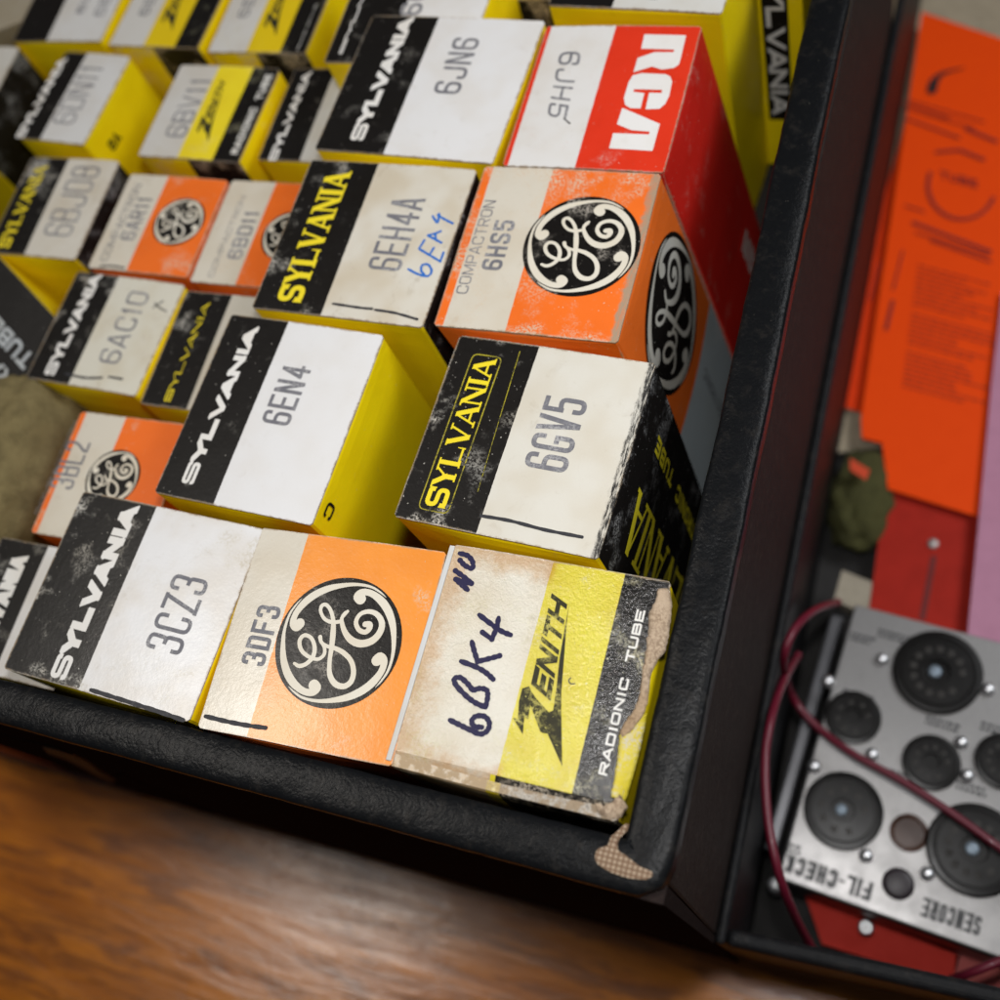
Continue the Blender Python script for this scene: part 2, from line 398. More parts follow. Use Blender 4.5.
def plain(key, color, rough=.5, metal=0., bump=0., bscale=900, var=0., seed=1, coat=0., spec=.5, vcol=None, bdist=.0003):
    if key in _mc: return _mc[key]
    m, nt, b = newmat(key); v, o = vecmap(nt, seed)
    n1 = noise(nt, v, 130, 5, .65)
    col = mix(nt, math_(nt, 'MULTIPLY', ramp(nt, n1, .38, .68), var), color, vcol or tuple(c * .55 for c in color))
    nt.links.new(col, b.inputs['Base Color']); b.inputs['Metallic'].default_value = metal
    nt.links.new(math_(nt, 'ADD', math_(nt, 'MULTIPLY', n1, .2), rough - .1), b.inputs['Roughness'])
    b.inputs['Specular IOR Level'].default_value = spec; b.inputs['Coat Weight'].default_value = coat
    if bump:
        bp = N(nt, 'ShaderNodeBump'); bp.inputs['Strength'].default_value = bump; bp.inputs['Distance'].default_value = bdist
        nt.links.new(noise(nt, v, bscale, 4, .6), bp.inputs['Height']); nt.links.new(bp.outputs[0], b.inputs['Normal'])
    _mc[key] = m; return m

WHITE = (.70, .70, .71); CREAM = (.60, .56, .48); BLACK = (.0085, .0075, .007); YEL = (.86, .66, .004); YEL2 = (.78, .63, .025)
ORG = (.80, .155, .02); RED = (.66, .035, .012); OLDW = (.66, .63, .55)

# ------------------------------------------------------------------ cartons
def outline(hw, hd, seed, r=.7, wav=.12, cut=None):
    rnd = random.Random(seed); pts = []
    cs = [(-hw, -hd), (hw, -hd), (hw, hd), (-hw, hd)]
    for i in range(4):
        a = Vector(cs[i]); b = Vector(cs[(i + 1) % 4]); d = (b - a).normalized(); n = Vector((d.y, -d.x)); L = (b - a).length
        k = 12; ph = rnd.random() * 6
        for j in range(k + 1):
            s = r + (L - 2 * r) * j / k
            off = wav * .5 * math.sin(ph + j * .55) + (rnd.random() - .5) * wav * .35
            if j in (0, k): off = -.05
            pts.append(tuple(a + d * s + n * off))
    return pts
def carton(label, group, cx, cy, z, w, d, rz=0, H=86, seed=1, sides=('y', 'y', 'y', 'y'), topmat=None, sidemats=None,
           dome=.45, lipz=.5, bulge=.95, flapcut=0, tilt=(0, 0), lean=0, fold=0):
    """an upright carton whose end flap lies at height z; local frame: origin at centre of the top, +x right, +y away"""
    root = empty('tube_carton', (cx, cy, z), rz, tilt[0], tilt[1]); tag(root, label, 'box', group)
    hw, hd = w / 2, d / 2
    # side walls, softly bulged
    V = []; F = []; mi = []
    n = 10; zl = [-lipz, -lipz - .9, -4, -10, -20, -34, -50, -68, -H]
    cor = [(-hw, -hd), (hw, -hd), (hw, hd), (-hw, hd)]; rr = .6
    per = []
    for i in range(4):
        a = Vector(cor[i]); b = Vector(cor[(i + 1) % 4]); dd = (b - a).normalized(); nn = Vector((dd.y, -dd.x)); L = (b - a).length
        for j in range(n + 1): per.append((a + dd * (rr + (L - 2 * rr) * j / n), nn, math.sin(math.pi * j / n), i))
    m = len(per)
    rnd = random.Random(seed * 3 + 1); am = [bulge * (.7 + .6 * rnd.random()) for _ in range(4)]
    for zz in zl:
        k = min(1, (max(0, -zz - .3) / 7) ** .6) * (1 if zz > -60 else .4)
        for p, nn, s, i in per:
            q = p + nn * (s * am[i] * k - (.15 if zz == -lipz else 0)); V.append((q.x - zz * lean, q.y, zz))
    for a in range(len(zl) - 1):
        for k in range(m):
            j = (k + 1) % m; F.append((a * m + k, (a + 1) * m + k, (a + 1) * m + j, a * m + j)); mi.append(per[k][3])
    F.append(tuple(range(m))); mi.append(0)
    F = [tuple(reversed(q)) if i < len(F) - 1 else q for i, q in enumerate(F)]
    F = [tuple(reversed(q)) for q in F]
    F[-1] = tuple(range(m))
    mesh('carton_body', V, F, sidemats, root, mi)
    # end flap: a sheet of board, slightly domed, irregular outline
    ol = outline(hw + .12, hd + .12, seed)
    vs, fs = grid_fill(ol, 1.2 if fold else 4.0)
    dm = lambda x, y: dome * (1 - (x / hw) ** 2) * (1 - .35 * (y / hd) ** 2) - dome * .5 - fold * max(0, min(1, 1 - (y + hd) / 3.6)) ** 1.4
    nV = len(vs); V = [(p[0], p[1], dm(*p)) for p in vs]
    # underside rim
    ids = []
    for p in ol:
        bi = min(range(nV), key=lambda i: (vs[i][0] - p[0]) ** 2 + (vs[i][1] - p[1]) ** 2); ids.append(bi)
    F = [tuple(q) for q in fs]; k = len(ids); base = len(V)
    for i in ids: V.append((vs[i][0], vs[i][1], V[i][2] - .45))
    for i in range(k):
        j = (i + 1) % k; F.append((ids[j], ids[i], base + i, base + j))
    o = mesh('end_flap', V, [q for q in F if len(set(q)) > 2], topmat, root)
    root_d = dict(root=root, flap=o, hw=hw, hd=hd, dm=dm, z=z, seed=seed, cx=cx, cy=cy, rz=rz, lean=lean)
    return root_d
def grid_fill(ol, step):
    xs = [p[0] for p in ol]; ys = [p[1] for p in ol]; V = [Vector(p) for p in ol]; F = [list(range(len(ol)))]; 
    x0, x1, y0, y1 = min(xs), max(xs), min(ys), max(ys)
    nx = max(2, round((x1 - x0) / step)); ny = max(2, round((y1 - y0) / step))
    for i in range(1, nx):
        for j in range(1, ny): V.append(Vector((x0 + (x1 - x0) * i / nx, y0 + (y1 - y0) * j / ny)))
    r = delaunay_2d_cdt(V, [], F, 1, 1e-5)
    return [tuple(v) for v in r[0]], [q for q in r[2]]
def loc(b, px, py):
    """photo measurement -> the carton's own top plane"""
    p = at(px, py, b['z']); dx, dy = p.x - b['cx'], p.y - b['cy']; c, s = math.cos(-b['rz']), math.sin(-b['rz'])
    return (dx * c - dy * s, dx * s + dy * c)
def refine(polys, mx=5.0):
    return polys
def on_top(b, polys, name, mat, dz=.07):
    vs, fs = union(polys)
    # split long triangles so that print follows the dome
    bm = bmesh.new(); bv = [bm.verts.new((v.x, v.y, 0)) for v in vs]
    for q in fs:
        try: bm.faces.new([bv[i] for i in q])
        except ValueError: pass
    for _ in range(5):
        es = [e for e in bm.edges if e.calc_length() > (1.3 if b['seed'] == 13 else 4.0)]
        if not es: break
        bmesh.ops.subdivide_edges(bm, edges=es, cuts=1); bmesh.ops.triangulate(bm, faces=bm.faces)
    bm.verts.ensure_lookup_table(); bm.verts.index_update()
    V = [(v.co.x, v.co.y, b['dm'](v.co.x, v.co.y) + dz) for v in bm.verts]; F = [tuple(v.index for v in q.verts) for q in bm.faces]
    F = [q if ((V[q[1]][0] - V[q[0]][0]) * (V[q[2]][1] - V[q[0]][1]) - (V[q[1]][1] - V[q[0]][1]) * (V[q[2]][0] - V[q[0]][0])) > 0 else q[::-1] for q in F]
    bm.free()
    return mesh(name, V, F, mat, b['flap'])
def word(b, txt, A, B, name, mat, t=.22, flip=False, dz=.07, **k):
    """text on a top: A = start/baseline corner, B = end/cap corner (photo measurements)"""
    a = loc(b, *A); c = loc(b, *B)
    if not flip:
        H = a[0] - c[0]; L = c[1] - a[1]; fn = lambda u, v: (a[0] - v, a[1] + u)
    else:
        H = c[0] - a[0]; L = a[1] - c[1]; fn = lambda u, v: (a[0] + v, a[1] - u)
    return on_top(b, xf(text_polys(txt, L, H, t, **k), fn), name, mat, dz)
def quadword(b, txt, Q, name, mat, t=.1, dz=.08, **k):
    q = [Vector(loc(b, *p)) for p in Q]; U = ((q[1] - q[0]).length + (q[2] - q[3]).length) / 2; Vh = ((q[3] - q[0]).length + (q[2] - q[1]).length) / 2
    def fn(u, v):
        u /= U; v /= Vh; p = q[0] * (1 - u) * (1 - v) + q[1] * u * (1 - v) + q[2] * u * v + q[3] * (1 - u) * v; return (p.x, p.y)
    return on_top(b, xf(text_polys(txt, U, Vh, t, **k), fn), name, mat, dz)
def pen(b, strokes, w, name, mat, dz=.09, smooth=True):
    out = []
    for st in strokes:
        p = [loc(b, *q) for q in st]
        P = spline3([(x, y, 0) for x, y in p], 6) if smooth and len(p) > 2 else [Vector((x, y, 0)) for x, y in p]
        out += ribbon([(q.x, q.y) for q in P], [w * (.85 + .3 * abs(math.sin(i * .9))) for i in range(len(P))], 'round')
    return on_top(b, out, name, mat, dz)
def emblem(b, c, r, seed, inkk, crm, dz=.06):
    x, y = loc(b, *c)
    e = on_top(b, [disc(x, y, r, 64)], 'emblem', inkk, dz)
    vs = ge_polys(r)
    o = on_top(b, [[(p[0] + x, p[1] + y) for p in q] for q in vs], 'monogram', crm, dz + .05)
    return e

SYL = 'vacuum tube cartons packed upright in the carrying case'
def quadspec(q, z=0):
    P = [at(x, y, z) for x, y in q]; c = sum(P, Vector()) / 4; BL, BR, FR, FL = P
    w = ((BR - BL).length + (FR - FL).length) / 2; d = ((BL - FL).length + (BR - FR).length) / 2
    v = (BR - BL) + (FR - FL); rz = math.atan2(v.y, v.x); v2 = (BL - FL) + (BR - FR); rz2 = math.atan2(-v2.x, v2.y)
    return c.x, c.y, w, d, (rz + rz2) / 2
STAMP = lambda s: card('stamp_ink%d' % s, (.15, .15, .17), seed=s, scuff=.8, wearcol=(.36, .355, .36), dirt=0, rough=.6)
PENK = lambda s: card('marker_ink', (.035, .035, .04), seed=3, scuff=.25, wearcol=(.12, .12, .12), dirt=0, rough=.5)

def sylvania(label, quad=None, spec=None, z=0, seed=1, blk=.40, serif=False, white=WHITE, scuff=.35, dirt=.3, num=None, numt=.17, word_at=None, num_at=None,
             side=None, H=86, coat=0, lw=.40, numT=1.0, rworn=None, **kw):
    cx, cy, w, d, rz = spec or quadspec(quad, z)
    hw, hd = w / 2, d / 2
    tm = card('top%d' % seed, WHITE, seed=seed, scuff=scuff, dirt=dirt, half=(hw, hd), stripes=[(0, BLACK), (blk, white)], rough=.42, coat=coat, grain=.12, rworn=rworn)
    ys = card('yside%d' % seed, YEL, seed=seed + 40, scuff=scuff * .25, dirt=.25, half=(hw, hd), zt=-.6, wearcol=(.5, .45, .3), rough=.4)
    ks = card('kside%d' % seed, BLACK, seed=seed + 60, scuff=.5, dirt=0, half=(hw, hd), zt=-.6, wearcol=(.25, .25, .25), rough=.35) if side == 'k' else ys
    ws = card('wside%d' % seed, OLDW, seed=seed + 70, scuff=.2, dirt=.5, half=(hw, hd), zt=-.6) if side == 'w' else ys
    sm = [ys, ks if side == 'k' else ys, ys, ks if side == 'k' else ys]
    b = carton(label, SYL, cx, cy, z, w, d, rz, H, seed, topmat=tm, sidemats=sm, **kw)
    if word_at:
        if serif:
            ink = card('yprint%d' % seed, YEL2, seed=seed, scuff=scuff * .6, wearcol=(.1, .1, .05), dirt=.1)
            word(b, 'SYLVANIA', word_at[0], word_at[1], 'brand_lettering', ink, t=.2, serif=True, hair=.45, gap=.1, rad=.5)
        else:
            ink = card('wprint%d' % seed, (.72, .71, .69), seed=seed, scuff=.15, wearcol=(.45, .44, .42), dirt=.2)
            word(b, 'SYLVANIA', word_at[0], word_at[1], 'brand_lettering', ink, t=lw if w > 42 else .33, gap=.03, rad=.34)
    if num_at: word(b, num, num_at[0], num_at[1], 'type_number', STAMP(seed), t=-(numT if w > 42 else .75), gap=.24, rad=.5)
    return b
def gecarton(label, quad=None, spec=None, z=0, seed=1, s0=.0, s1=.4, scuff=.35, org=ORG, emb=None, er=15, num=None, num_at=None, comp_at=None, fade=None, H=86, coat=0., dirt=.3, rworn=None, **kw):
    cx, cy, w, d, rz = spec or quadspec(quad, z); hw, hd = w / 2, d / 2
    st = ([(0, org)] if s0 > 0 else []) + [(s0, CREAM), (s1, org)]
    tm = card('top%d' % seed, org, seed=seed, scuff=scuff, dirt=dirt, half=(hw, hd), stripes=st, rough=.4, coat=coat, fade=fade, wearcol=(.60, .50, .38), grain=.08, rworn=rworn)
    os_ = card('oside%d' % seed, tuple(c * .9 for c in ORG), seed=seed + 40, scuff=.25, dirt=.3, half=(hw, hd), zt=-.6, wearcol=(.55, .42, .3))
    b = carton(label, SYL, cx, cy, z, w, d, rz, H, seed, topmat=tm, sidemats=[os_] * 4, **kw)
    if emb: emblem(b, emb, er, seed, card('gek%d' % seed, BLACK, seed=seed, scuff=scuff * .8, dirt=.1, rough=.3, wearcol=(.35, .32, .28)), card('gec%d' % seed, (.66, .62, .53), seed=seed, scuff=.1, dirt=.3, rough=.4))
    if num: word(b, num, num_at[0], num_at[1], 'type_number', STAMP(seed), t=-(.95 if w > 42 else .75), gap=.24)
    if comp_at: word(b, 'COMPACTRON', comp_at[0], comp_at[1], 'small_lettering', STAMP(seed), t=.11, gap=.2)
    return b
ZBL = [(368, 133), (356, 190), (350, 250), (342, 350), (335, 440), (325, 560), (325, 640), (328, 893), (262, 745), (240, 742), (229, 735), (185, 615), (175, 680), (158, 668), (150, 748), (105, 672), (128, 680), (133, 600), (148, 540), (180, 530), (190, 555), (215, 590), (268, 648), (288, 640), (303, 540), (318, 400), (338, 285), (355, 190)]
def zmark_px():
    q = [(276, 598), (353, 158), (282, 106), (188, 520)]
    polys = [ZBL]
    U, H = 100., 20.
    tp = text_polys('ENITH', U, H, .26, gap=.08, rad=.2)
    def fn(u, v):
        u /= U; v /= H; a = [(1 - u) * (1 - v), u * (1 - v), u * v, (1 - u) * v]
        return (sum(k * p[0] for k, p in zip(a, q)), sum(k * p[1] for k, p in zip(a, q)))
    return polys + xf(tp, fn)
ZM = [[(490 + x * .22, 570 + y * .22) for x, y in q] for q in zmark_px()]      # traced emblem, measured on the near carton
def zenith(label, quad=None, spec=None, z=0, seed=1, s=(.47, .78), scuff=.4, white=OLDW, num=None, num_at=None, rt_at=None, mk=None, stain=0, coat=0., H=86, ycol=YEL2, bump=.25, dirt=.3, coatr=.25, **kw):
    cx, cy, w, d, rz = spec or quadspec(quad, z); hw, hd = w / 2, d / 2
    tm = card('top%d' % seed, white, seed=seed, scuff=scuff, dirt=dirt, half=(hw, hd), stripes=[(0, white), (s[0], ycol), (s[1], BLACK)], rough=.38, coat=coat, stain=stain, bump=bump, coatr=coatr, wearcol=(.62, .60, .42), grain=.25 if stain else .1)
    ys = card('yside%d' % seed, YEL, seed=seed + 40, scuff=.15, dirt=.3, half=(hw, hd), zt=-.6)
    ks = card('kside%d' % seed, BLACK, seed=seed + 60, scuff=.6, dirt=0, half=(hw, hd), zt=-.6, wearcol=(.3, .3, .3))
    fs = card('fside%d' % seed, white, seed=seed + 80, scuff=.6, dirt=.3, half=(hw, hd), stripes=[(0, (.62, .42, .2) if stain else YEL), (.44, YEL), (.5, BLACK)], zt=-.6, wearcol=(.6, .5, .35))
    b = carton(label, SYL, cx, cy, z, w, d, rz, H, seed, topmat=tm, sidemats=[fs, ys, ys, ys], **kw)
    ink = card('zprint%d' % seed, (.03, .028, .015), seed=seed, scuff=.75 if stain else .3, wearcol=(.5, .45, .12), dirt=0)
    zl = [[loc_raw(x, y) for x, y in q] for q in ZM]
    if mk: sx, sy, ox, oy = mk
    else: sx, sy, ox, oy = 1, 1, 0, 0
    on_top(b, [[(ox + x * sx, oy + y * sy) for x, y in q] for q in zl], 'brand_emblem', ink)
    if rt_at: word(b, 'RADIONIC TUBE', rt_at[0], rt_at[1], 'small_lettering', card('wpr%d' % seed, (.68, .67, .64), seed=seed, scuff=.2, dirt=.1, wearcol=(.2, .2, .2)), t=.235, gap=.17, rad=.3)
    if num: word(b, num, num_at[0], num_at[1], 'type_number', STAMP(seed), t=-.75, gap=.25)
    return b
ZQ = [(450, 541), (672, 585), (614, 822), (393, 766)]
zc = quadspec(ZQ)
def loc_raw(x, y):
    p = at(x, y, 0); return (p.x - zc[0], p.y - zc[1])

ZS = -18.0   # the short cartons stand lower than the tall ones
# ---- front row
b = sylvania('large scuffed white and black carton stamped 3CZ3 in the front row', [(82, 488), (262, 532), (188, 722), (6, 668)], seed=11, blk=.425, scuff=.42, dirt=.45,
             word_at=((65, 681), (124, 505)), num='3CZ3', num_at=((180, 656), (175, 573)), coat=.25)
pen(b, [[(91, 690), (110, 696), (135, 704), (160, 712), (183, 720)]], 1.0, 'pen_mark', PENK(1))
b = gecarton('large faded orange and cream carton stamped 3DF3, front row', [(262, 530), (446, 550), (391, 768), (197, 725)], seed=12, s1=.265, org=(.80, .27, .03),
             emb=(338, 642), er=15.4, num='3DF3', num_at=((264, 667), (259, 604)), coat=.5, scuff=.3)
pen(b, [[(205, 716), (225, 721), (245, 725), (266, 728)]], 1.0, 'pen_mark', PENK(1))
zen = zenith('stained cream, yellow and black carton hand-lettered 6BK4 in the front corner, right edge torn', ZQ, seed=13, s=(.475, .80), stain=.7, coat=1.0, scuff=.45, bump=1.5, coatr=.15, fold=2.0, ycol=(.64, .56, .05), dirt=.5, dome=.5,
             rt_at=((607, 776), (637, 609)))
zhw, zhd = zen['hw'], zen['hd']
on_top(zen, [[(-zhw * .10, -zhd + .1), (-zhw * .055, -zhd + .1), (-zhw * .055, -zhd + 3.3), (-zhw * .10, -zhd + 3.3)]], 'front_fold_yellow', card('foldy', (.64, .54, .03), seed=17, scuff=.3), .05)
on_top(zen, [[(-zhw * .054, -zhd + .1), (zhw - .6, -zhd + .1), (zhw - .3, -zhd + 3.3), (-zhw * .054, -zhd + 3.3)]], 'front_fold_black', card('foldk', BLACK, seed=18, scuff=.95, wearcol=(.42, .36, .28), dirt=.2, coat=.3), .05)
navy = card('navy_pen', (.018, .016, .055), seed=5, scuff=.1, wearcol=(.09, .08, .14), dirt=0, rough=.4)
Z3 = lambda pts: [(430 + x * .21, 540 + y * .21) for x, y in pts]
pen(zen, [Z3(q) for q in [[(95, 858), (140, 880), (185, 902), (240, 925), (275, 908), (284, 872), (262, 842), (222, 840), (200, 862), (212, 888), (248, 893)],
     [(262, 797), (215, 775), (175, 745), (125, 692), (117, 662), (145, 656), (180, 685), (205, 718)], [(205, 718), (240, 708), (272, 718), (276, 750), (266, 797)],
     [(148, 578), (225, 608), (270, 635), (303, 665)], [(200, 485), (212, 530), (228, 580)], [(228, 580), (285, 566), (333, 553)],
     [(235, 357), (290, 400), (340, 435), (385, 454)], [(328, 372), (318, 420), (296, 474)], [(296, 474), (250, 440)]]], 1.15, 'handwriting', navy)
pen(zen, [Z3(q) for q in [[(180, 238), (150, 212), (122, 186)], [(122, 186), (160, 200), (198, 207)], [(198, 207), (160, 175), (120, 145)], [(140, 62), (180, 75), (203, 105), (200, 135), (165, 120), (142, 95)]]], 1.15, 'handwritten_initials', navy)
pen(zen, [[(571, 678), (569, 681), (571, 684), (575, 684)], ], .25, 'small_mark', PENK(1))
# grey-white strip of the carton's left seam
hw, hd = zen['hw'], zen['hd']
MBs = MB(); MBs.box(-hw - .9, -hw + .35, -hd + 1, hd - .3, -8, .12); MBs.build('seam_strip', card('seam', (.55, .56, .56), seed=9, scuff=.4, dirt=.3), zen['root'], bevel=.2)
# torn strip along the right edge: peeled board standing up from the flap
def torn(b, inner, outer, zi, zo, mat, name, n=44, jit=.22, seed=4, hump=.3):
    """strip of torn board between two measured lines on the top; zi/zo are heights of its two edges along it"""
    rnd = random.Random(seed); A = [Vector(loc(b, *p) + (0,)) for p in inner]; B = [Vector(loc(b, *p) + (0,)) for p in outer]
    def samp(P, t):
        L = [0]; 
        for i in range(len(P) - 1): L.append(L[-1] + (P[i + 1] - P[i]).length)
        q = t * L[-1]
        for i in range(len(P) - 1):
            if q <= L[i + 1] + 1e-9: return P[i].lerp(P[i + 1], (q - L[i]) / max(1e-6, L[i + 1] - L[i]))
        return P[-1]
    V = []; F = []; k = 7
    for i in range(n):
        t = i / (n - 1); a = samp(A, t); c = samp(B, t); a.x += (rnd.random() - .5) * jit * 2; c.x += (rnd.random() - .5) * jit; za = zi[0] + (zi[1] - zi[0]) * t; zc_ = zo[0] + (zo[1] - zo[0]) * t
        for j in range(k):
            u = j / (k - 1); p = a.lerp(c, u); V.append((p.x, p.y, za + (zc_ - za) * u ** 1.6 + hump * math.sin(u * math.pi) + (rnd.random() - .5) * .08))
    for i in range(n - 1):
        for j in range(k - 1): F.append((i * k + j, i * k + j + 1, (i + 1) * k + j + 1, (i + 1) * k + j))
    o = mesh(name, V, F, mat, b['flap'], smooth=True); md = o.modifiers.new('t', 'SOLIDIFY'); md.thickness = .00045; md.offset = 0; return o
kraftm = card('torn_board_fibre', (.44, .34, .245), seed=2, scuff=.9, wearcol=(.26, .19, .13), dirt=1., bump=1.6, rough=.8)
torn(zen, [(659, 590), (655, 603), (650, 612), (649, 630), (647, 645), (645, 662), (643, 676), (640, 692), (636, 707), (628, 720), (619, 733)],
     [(669, 588), (671, 604), (669, 630), (665, 650), (657, 660), (651, 672), (649, 684), (648, 700), (644, 714), (635, 727), (624, 739)], (.35, .25), (-.9, .35), kraftm, 'torn_board')
torn(zen, [(620, 736), (619, 750), (617, 765), (614, 782), (611, 797)], [(646, 712), (643, 730), (638, 752), (632, 775), (624, 800)], (.42, .3), (-.9, -1.2),
     card('peel_yellow', (.60, .50, .04), seed=15, scuff=.5, dirt=.5, bump=.8, wearcol=(.55, .52, .42)), 'peeled_paper', hump=.15, jit=.12)
torn(zen, [(596, 803), (603, 806), (612, 803), (620, 795)], [(600, 814), (608, 820), (618, 819), (626, 806)], (.2, .2), (-.8, -1.), kraftm, 'crushed_corner', n=20, jit=.3)

sylvania('half-hidden white and black carton at the left end of the front row', spec=(-218.5, 41, 37, 37, 0), z=ZS, seed=14, blk=.45, scuff=.25,
         word_at=((-19, 668), (14, 554)))

# ---- second row
gecarton('small orange and cream carton stamped 3BL2 beside the brown pouch', spec=(-209.5, 82, 38, 38, .02), z=ZS, seed=21, s0=.05, s1=.42, emb=(113, 478), er=8.6, num='3BL2', num_at=((72, 490), (68, 440)), comp_at=((37, 514), (73, 421)), H=80)
b = sylvania('clean white and black carton stamped 6EN4 with its bright yellow side showing', [(233, 318), (381, 331), (313, 530), (153, 487)], seed=22, blk=.39, scuff=.16, dirt=.15,
             word_at=((193, 485), (247, 327)), num='6EN4', num_at=((289, 427), (285, 364)), )
b6en4 = b
b = sylvania('worn cream and black carton stamped 6GV5 with yellow outlined serif lettering', [(462, 337), (656, 362), (598, 558), (391, 516)], seed=23, blk=.42, serif=True, white=(.62, .60, .54), scuff=.4, dirt=.35, side='k',
             word_at=((445, 509), (476, 358)), num='6GV5', num_at=((566, 474), (547, 395)), H=98, lean=.05, numT=1.2, rworn=(2.0, (.03, .029, .028), .9))
b6gv5 = b
pen(b, [[(481, 516), (510, 521), (545, 530), (582, 537)]], .8, 'pen_mark', PENK(1))
# thin outline panel round the serif lettering
def frame_round(b, A, B, mg, w, name, mat):
    a = loc(b, *A); c = loc(b, *B); x0, x1, y0, y1 = c[0] - mg, a[0] + mg, a[1] - mg, c[1] + mg; r = 1.6
    P = fillet([(x0, (y0 + y1) / 2), (x0, y1), (x1, y1), (x1, y0), (x0, y0), (x0, (y0 + y1) / 2)], r)
    return on_top(b, ribbon([tuple(p) for p in P], w), name, mat, .06)
frame_round(b, (445, 509), (476, 358), 1.1, .28, 'lettering_outline', card('yline', (.42, .36, .03), seed=23, scuff=.9, wearcol=(.04, .04, .03), dirt=0))
pen(b, [[(478, 492), (520, 352)]], .18, 'print_line', card('yline', None), smooth=False)

# ---- third row
b = sylvania('creased cream and black carton stamped 6AC10, medium size, second column', [(77, 271), (182, 285), (135, 399), (28, 374)], z=ZS, seed=31, blk=.40, white=(.60, .58, .50), scuff=.4, dirt=.5,
             word_at=((54, 376), (92, 274)), num='6AC10', num_at=((118, 365), (131, 291)), numt=.13, H=80)
pen(b, [[(66, 374), (85, 378), (102, 378)], [(109, 377), (122, 379)]], .7, 'pen_mark', PENK(1)); pen(b, [[(153, 308), (163, 301)], [(155, 303), (160, 308), (166, 311)]], .4, 'small_mark', PENK(1))
sylvania('black carton with yellow serif lettering wedged between 6AC10 and 6EN4', spec=(-191.5, 125, 38, 38, .0), z=ZS, seed=32, blk=.42, serif=True, white=(.55, .52, .45), scuff=.35,
         word_at=((170, 402), (204, 303)), H=80)
b = sylvania('cream and black carton stamped 6EH4A, with 6EA4 added in blue pen', [(313, 160), (475, 169), (423, 327), (250, 307)], seed=33, blk=.42, serif=True, white=(.62, .59, .52), scuff=.3, dirt=.6, side='k',
             word_at=((301, 303), (327, 172)), num='6EH4A', num_at=((400, 272), (394, 197)))
Z6 = lambda pts: [(330 + x * .27, 60 + y * .27) for x, y in pts]
pen(b, [Z6(q) for q in [[(290, 775), (325, 793), (360, 800), (376, 782), (364, 758), (342, 760), (338, 780), (350, 796)], [(330, 700), (368, 722), (408, 745)], [(330, 700), (350, 668)], [(368, 722), (384, 696)], [(408, 745), (420, 712)],
     [(362, 650), (385, 662), (412, 676)], [(362, 650), (388, 643), (410, 634)], [(392, 666), (390, 642)], [(380, 578), (398, 602), (404, 570)], [(398, 574), (425, 590), (454, 604)]]], .62, 'handwriting', card('blue_pen', (.02, .14, .50), seed=6, scuff=.12, wearcol=(.2, .3, .5), dirt=0), smooth=True)
pen(b, [[(333, 304), (360, 308), (372, 309)], [(375, 310), (395, 313), (417, 319)]], .7, 'pen_mark', PENK(1))
b = gecarton('large bright orange and cream carton stamped 6HS5 with chewed corners, right side', [(487, 168), (658, 172), (620, 345), (432, 322)], seed=34, s0=.05, s1=.40, scuff=.62,
             emb=(581, 246), er=15.0, num='6HS5', num_at=((501, 271), (496, 220)), comp_at=((467, 294), (485, 200)), H=98, lean=.12, rworn=(2.6, (.34, .26, .18), .35))
bge = b
# ---- fourth row
sylvania('cream and black carton with yellow lettering stamped 6BJ08, at the far left', [(30, 157), (119, 161), (73, 260), (-12, 251)], z=ZS, seed=41, blk=.44, serif=True, white=(.56, .53, .47), scuff=.4, dirt=.5, side='k',
         word_at=((9, 248), (36, 166)), num='6BJ08', num_at=((70, 237), (75, 166)), H=80)
b = gecarton('small orange and cream carton stamped 6AR11, between 6BJ08 and 6BD11', [(131, 172), (227, 182), (186, 276), (88, 268)], z=ZS, seed=42, s1=.40, emb=(179, 222), er=8.8, num='6AR11', num_at=((134, 241), (139, 197)), comp_at=((107, 261), (135, 184)), H=80)
pen(b, [[(100, 266), (112, 266), (124, 268)]], .6, 'pen_mark', PENK(1))
gecarton('small orange and cream carton stamped 6BD11 tucked behind the blue-pen carton', spec=(-192, 166, 38, 37, 0), z=ZS, seed=43, s1=.42, emb=(289, 236), er=8.8, num='6BD11', num_at=((241, 260), (246, 211)), comp_at=((213, 277), (241, 196)), H=80)
sylvania('large white and black carton stamped 6JN6 in the middle of the back', [(370, 12), (541, 24), (493, 166), (320, 146)], seed=44, blk=.40, scuff=.2, dirt=.25, word_at=((363, 141), (401, 18)), num='6JN6', num_at=((459, 95), (455, 38)), H=90)
# RCA carton
cx, cy, w, d, rz = quadspec([(545, 30), (711, 22), (655, 170), (503, 166)])
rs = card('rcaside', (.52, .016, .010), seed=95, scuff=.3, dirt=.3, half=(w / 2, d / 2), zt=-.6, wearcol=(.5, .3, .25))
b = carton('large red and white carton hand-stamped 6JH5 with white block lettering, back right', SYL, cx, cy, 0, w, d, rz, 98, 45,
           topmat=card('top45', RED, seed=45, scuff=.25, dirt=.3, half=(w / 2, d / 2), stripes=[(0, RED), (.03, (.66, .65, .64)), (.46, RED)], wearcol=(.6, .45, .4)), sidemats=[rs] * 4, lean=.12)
brca = b
A = (607 + 3, 30); 
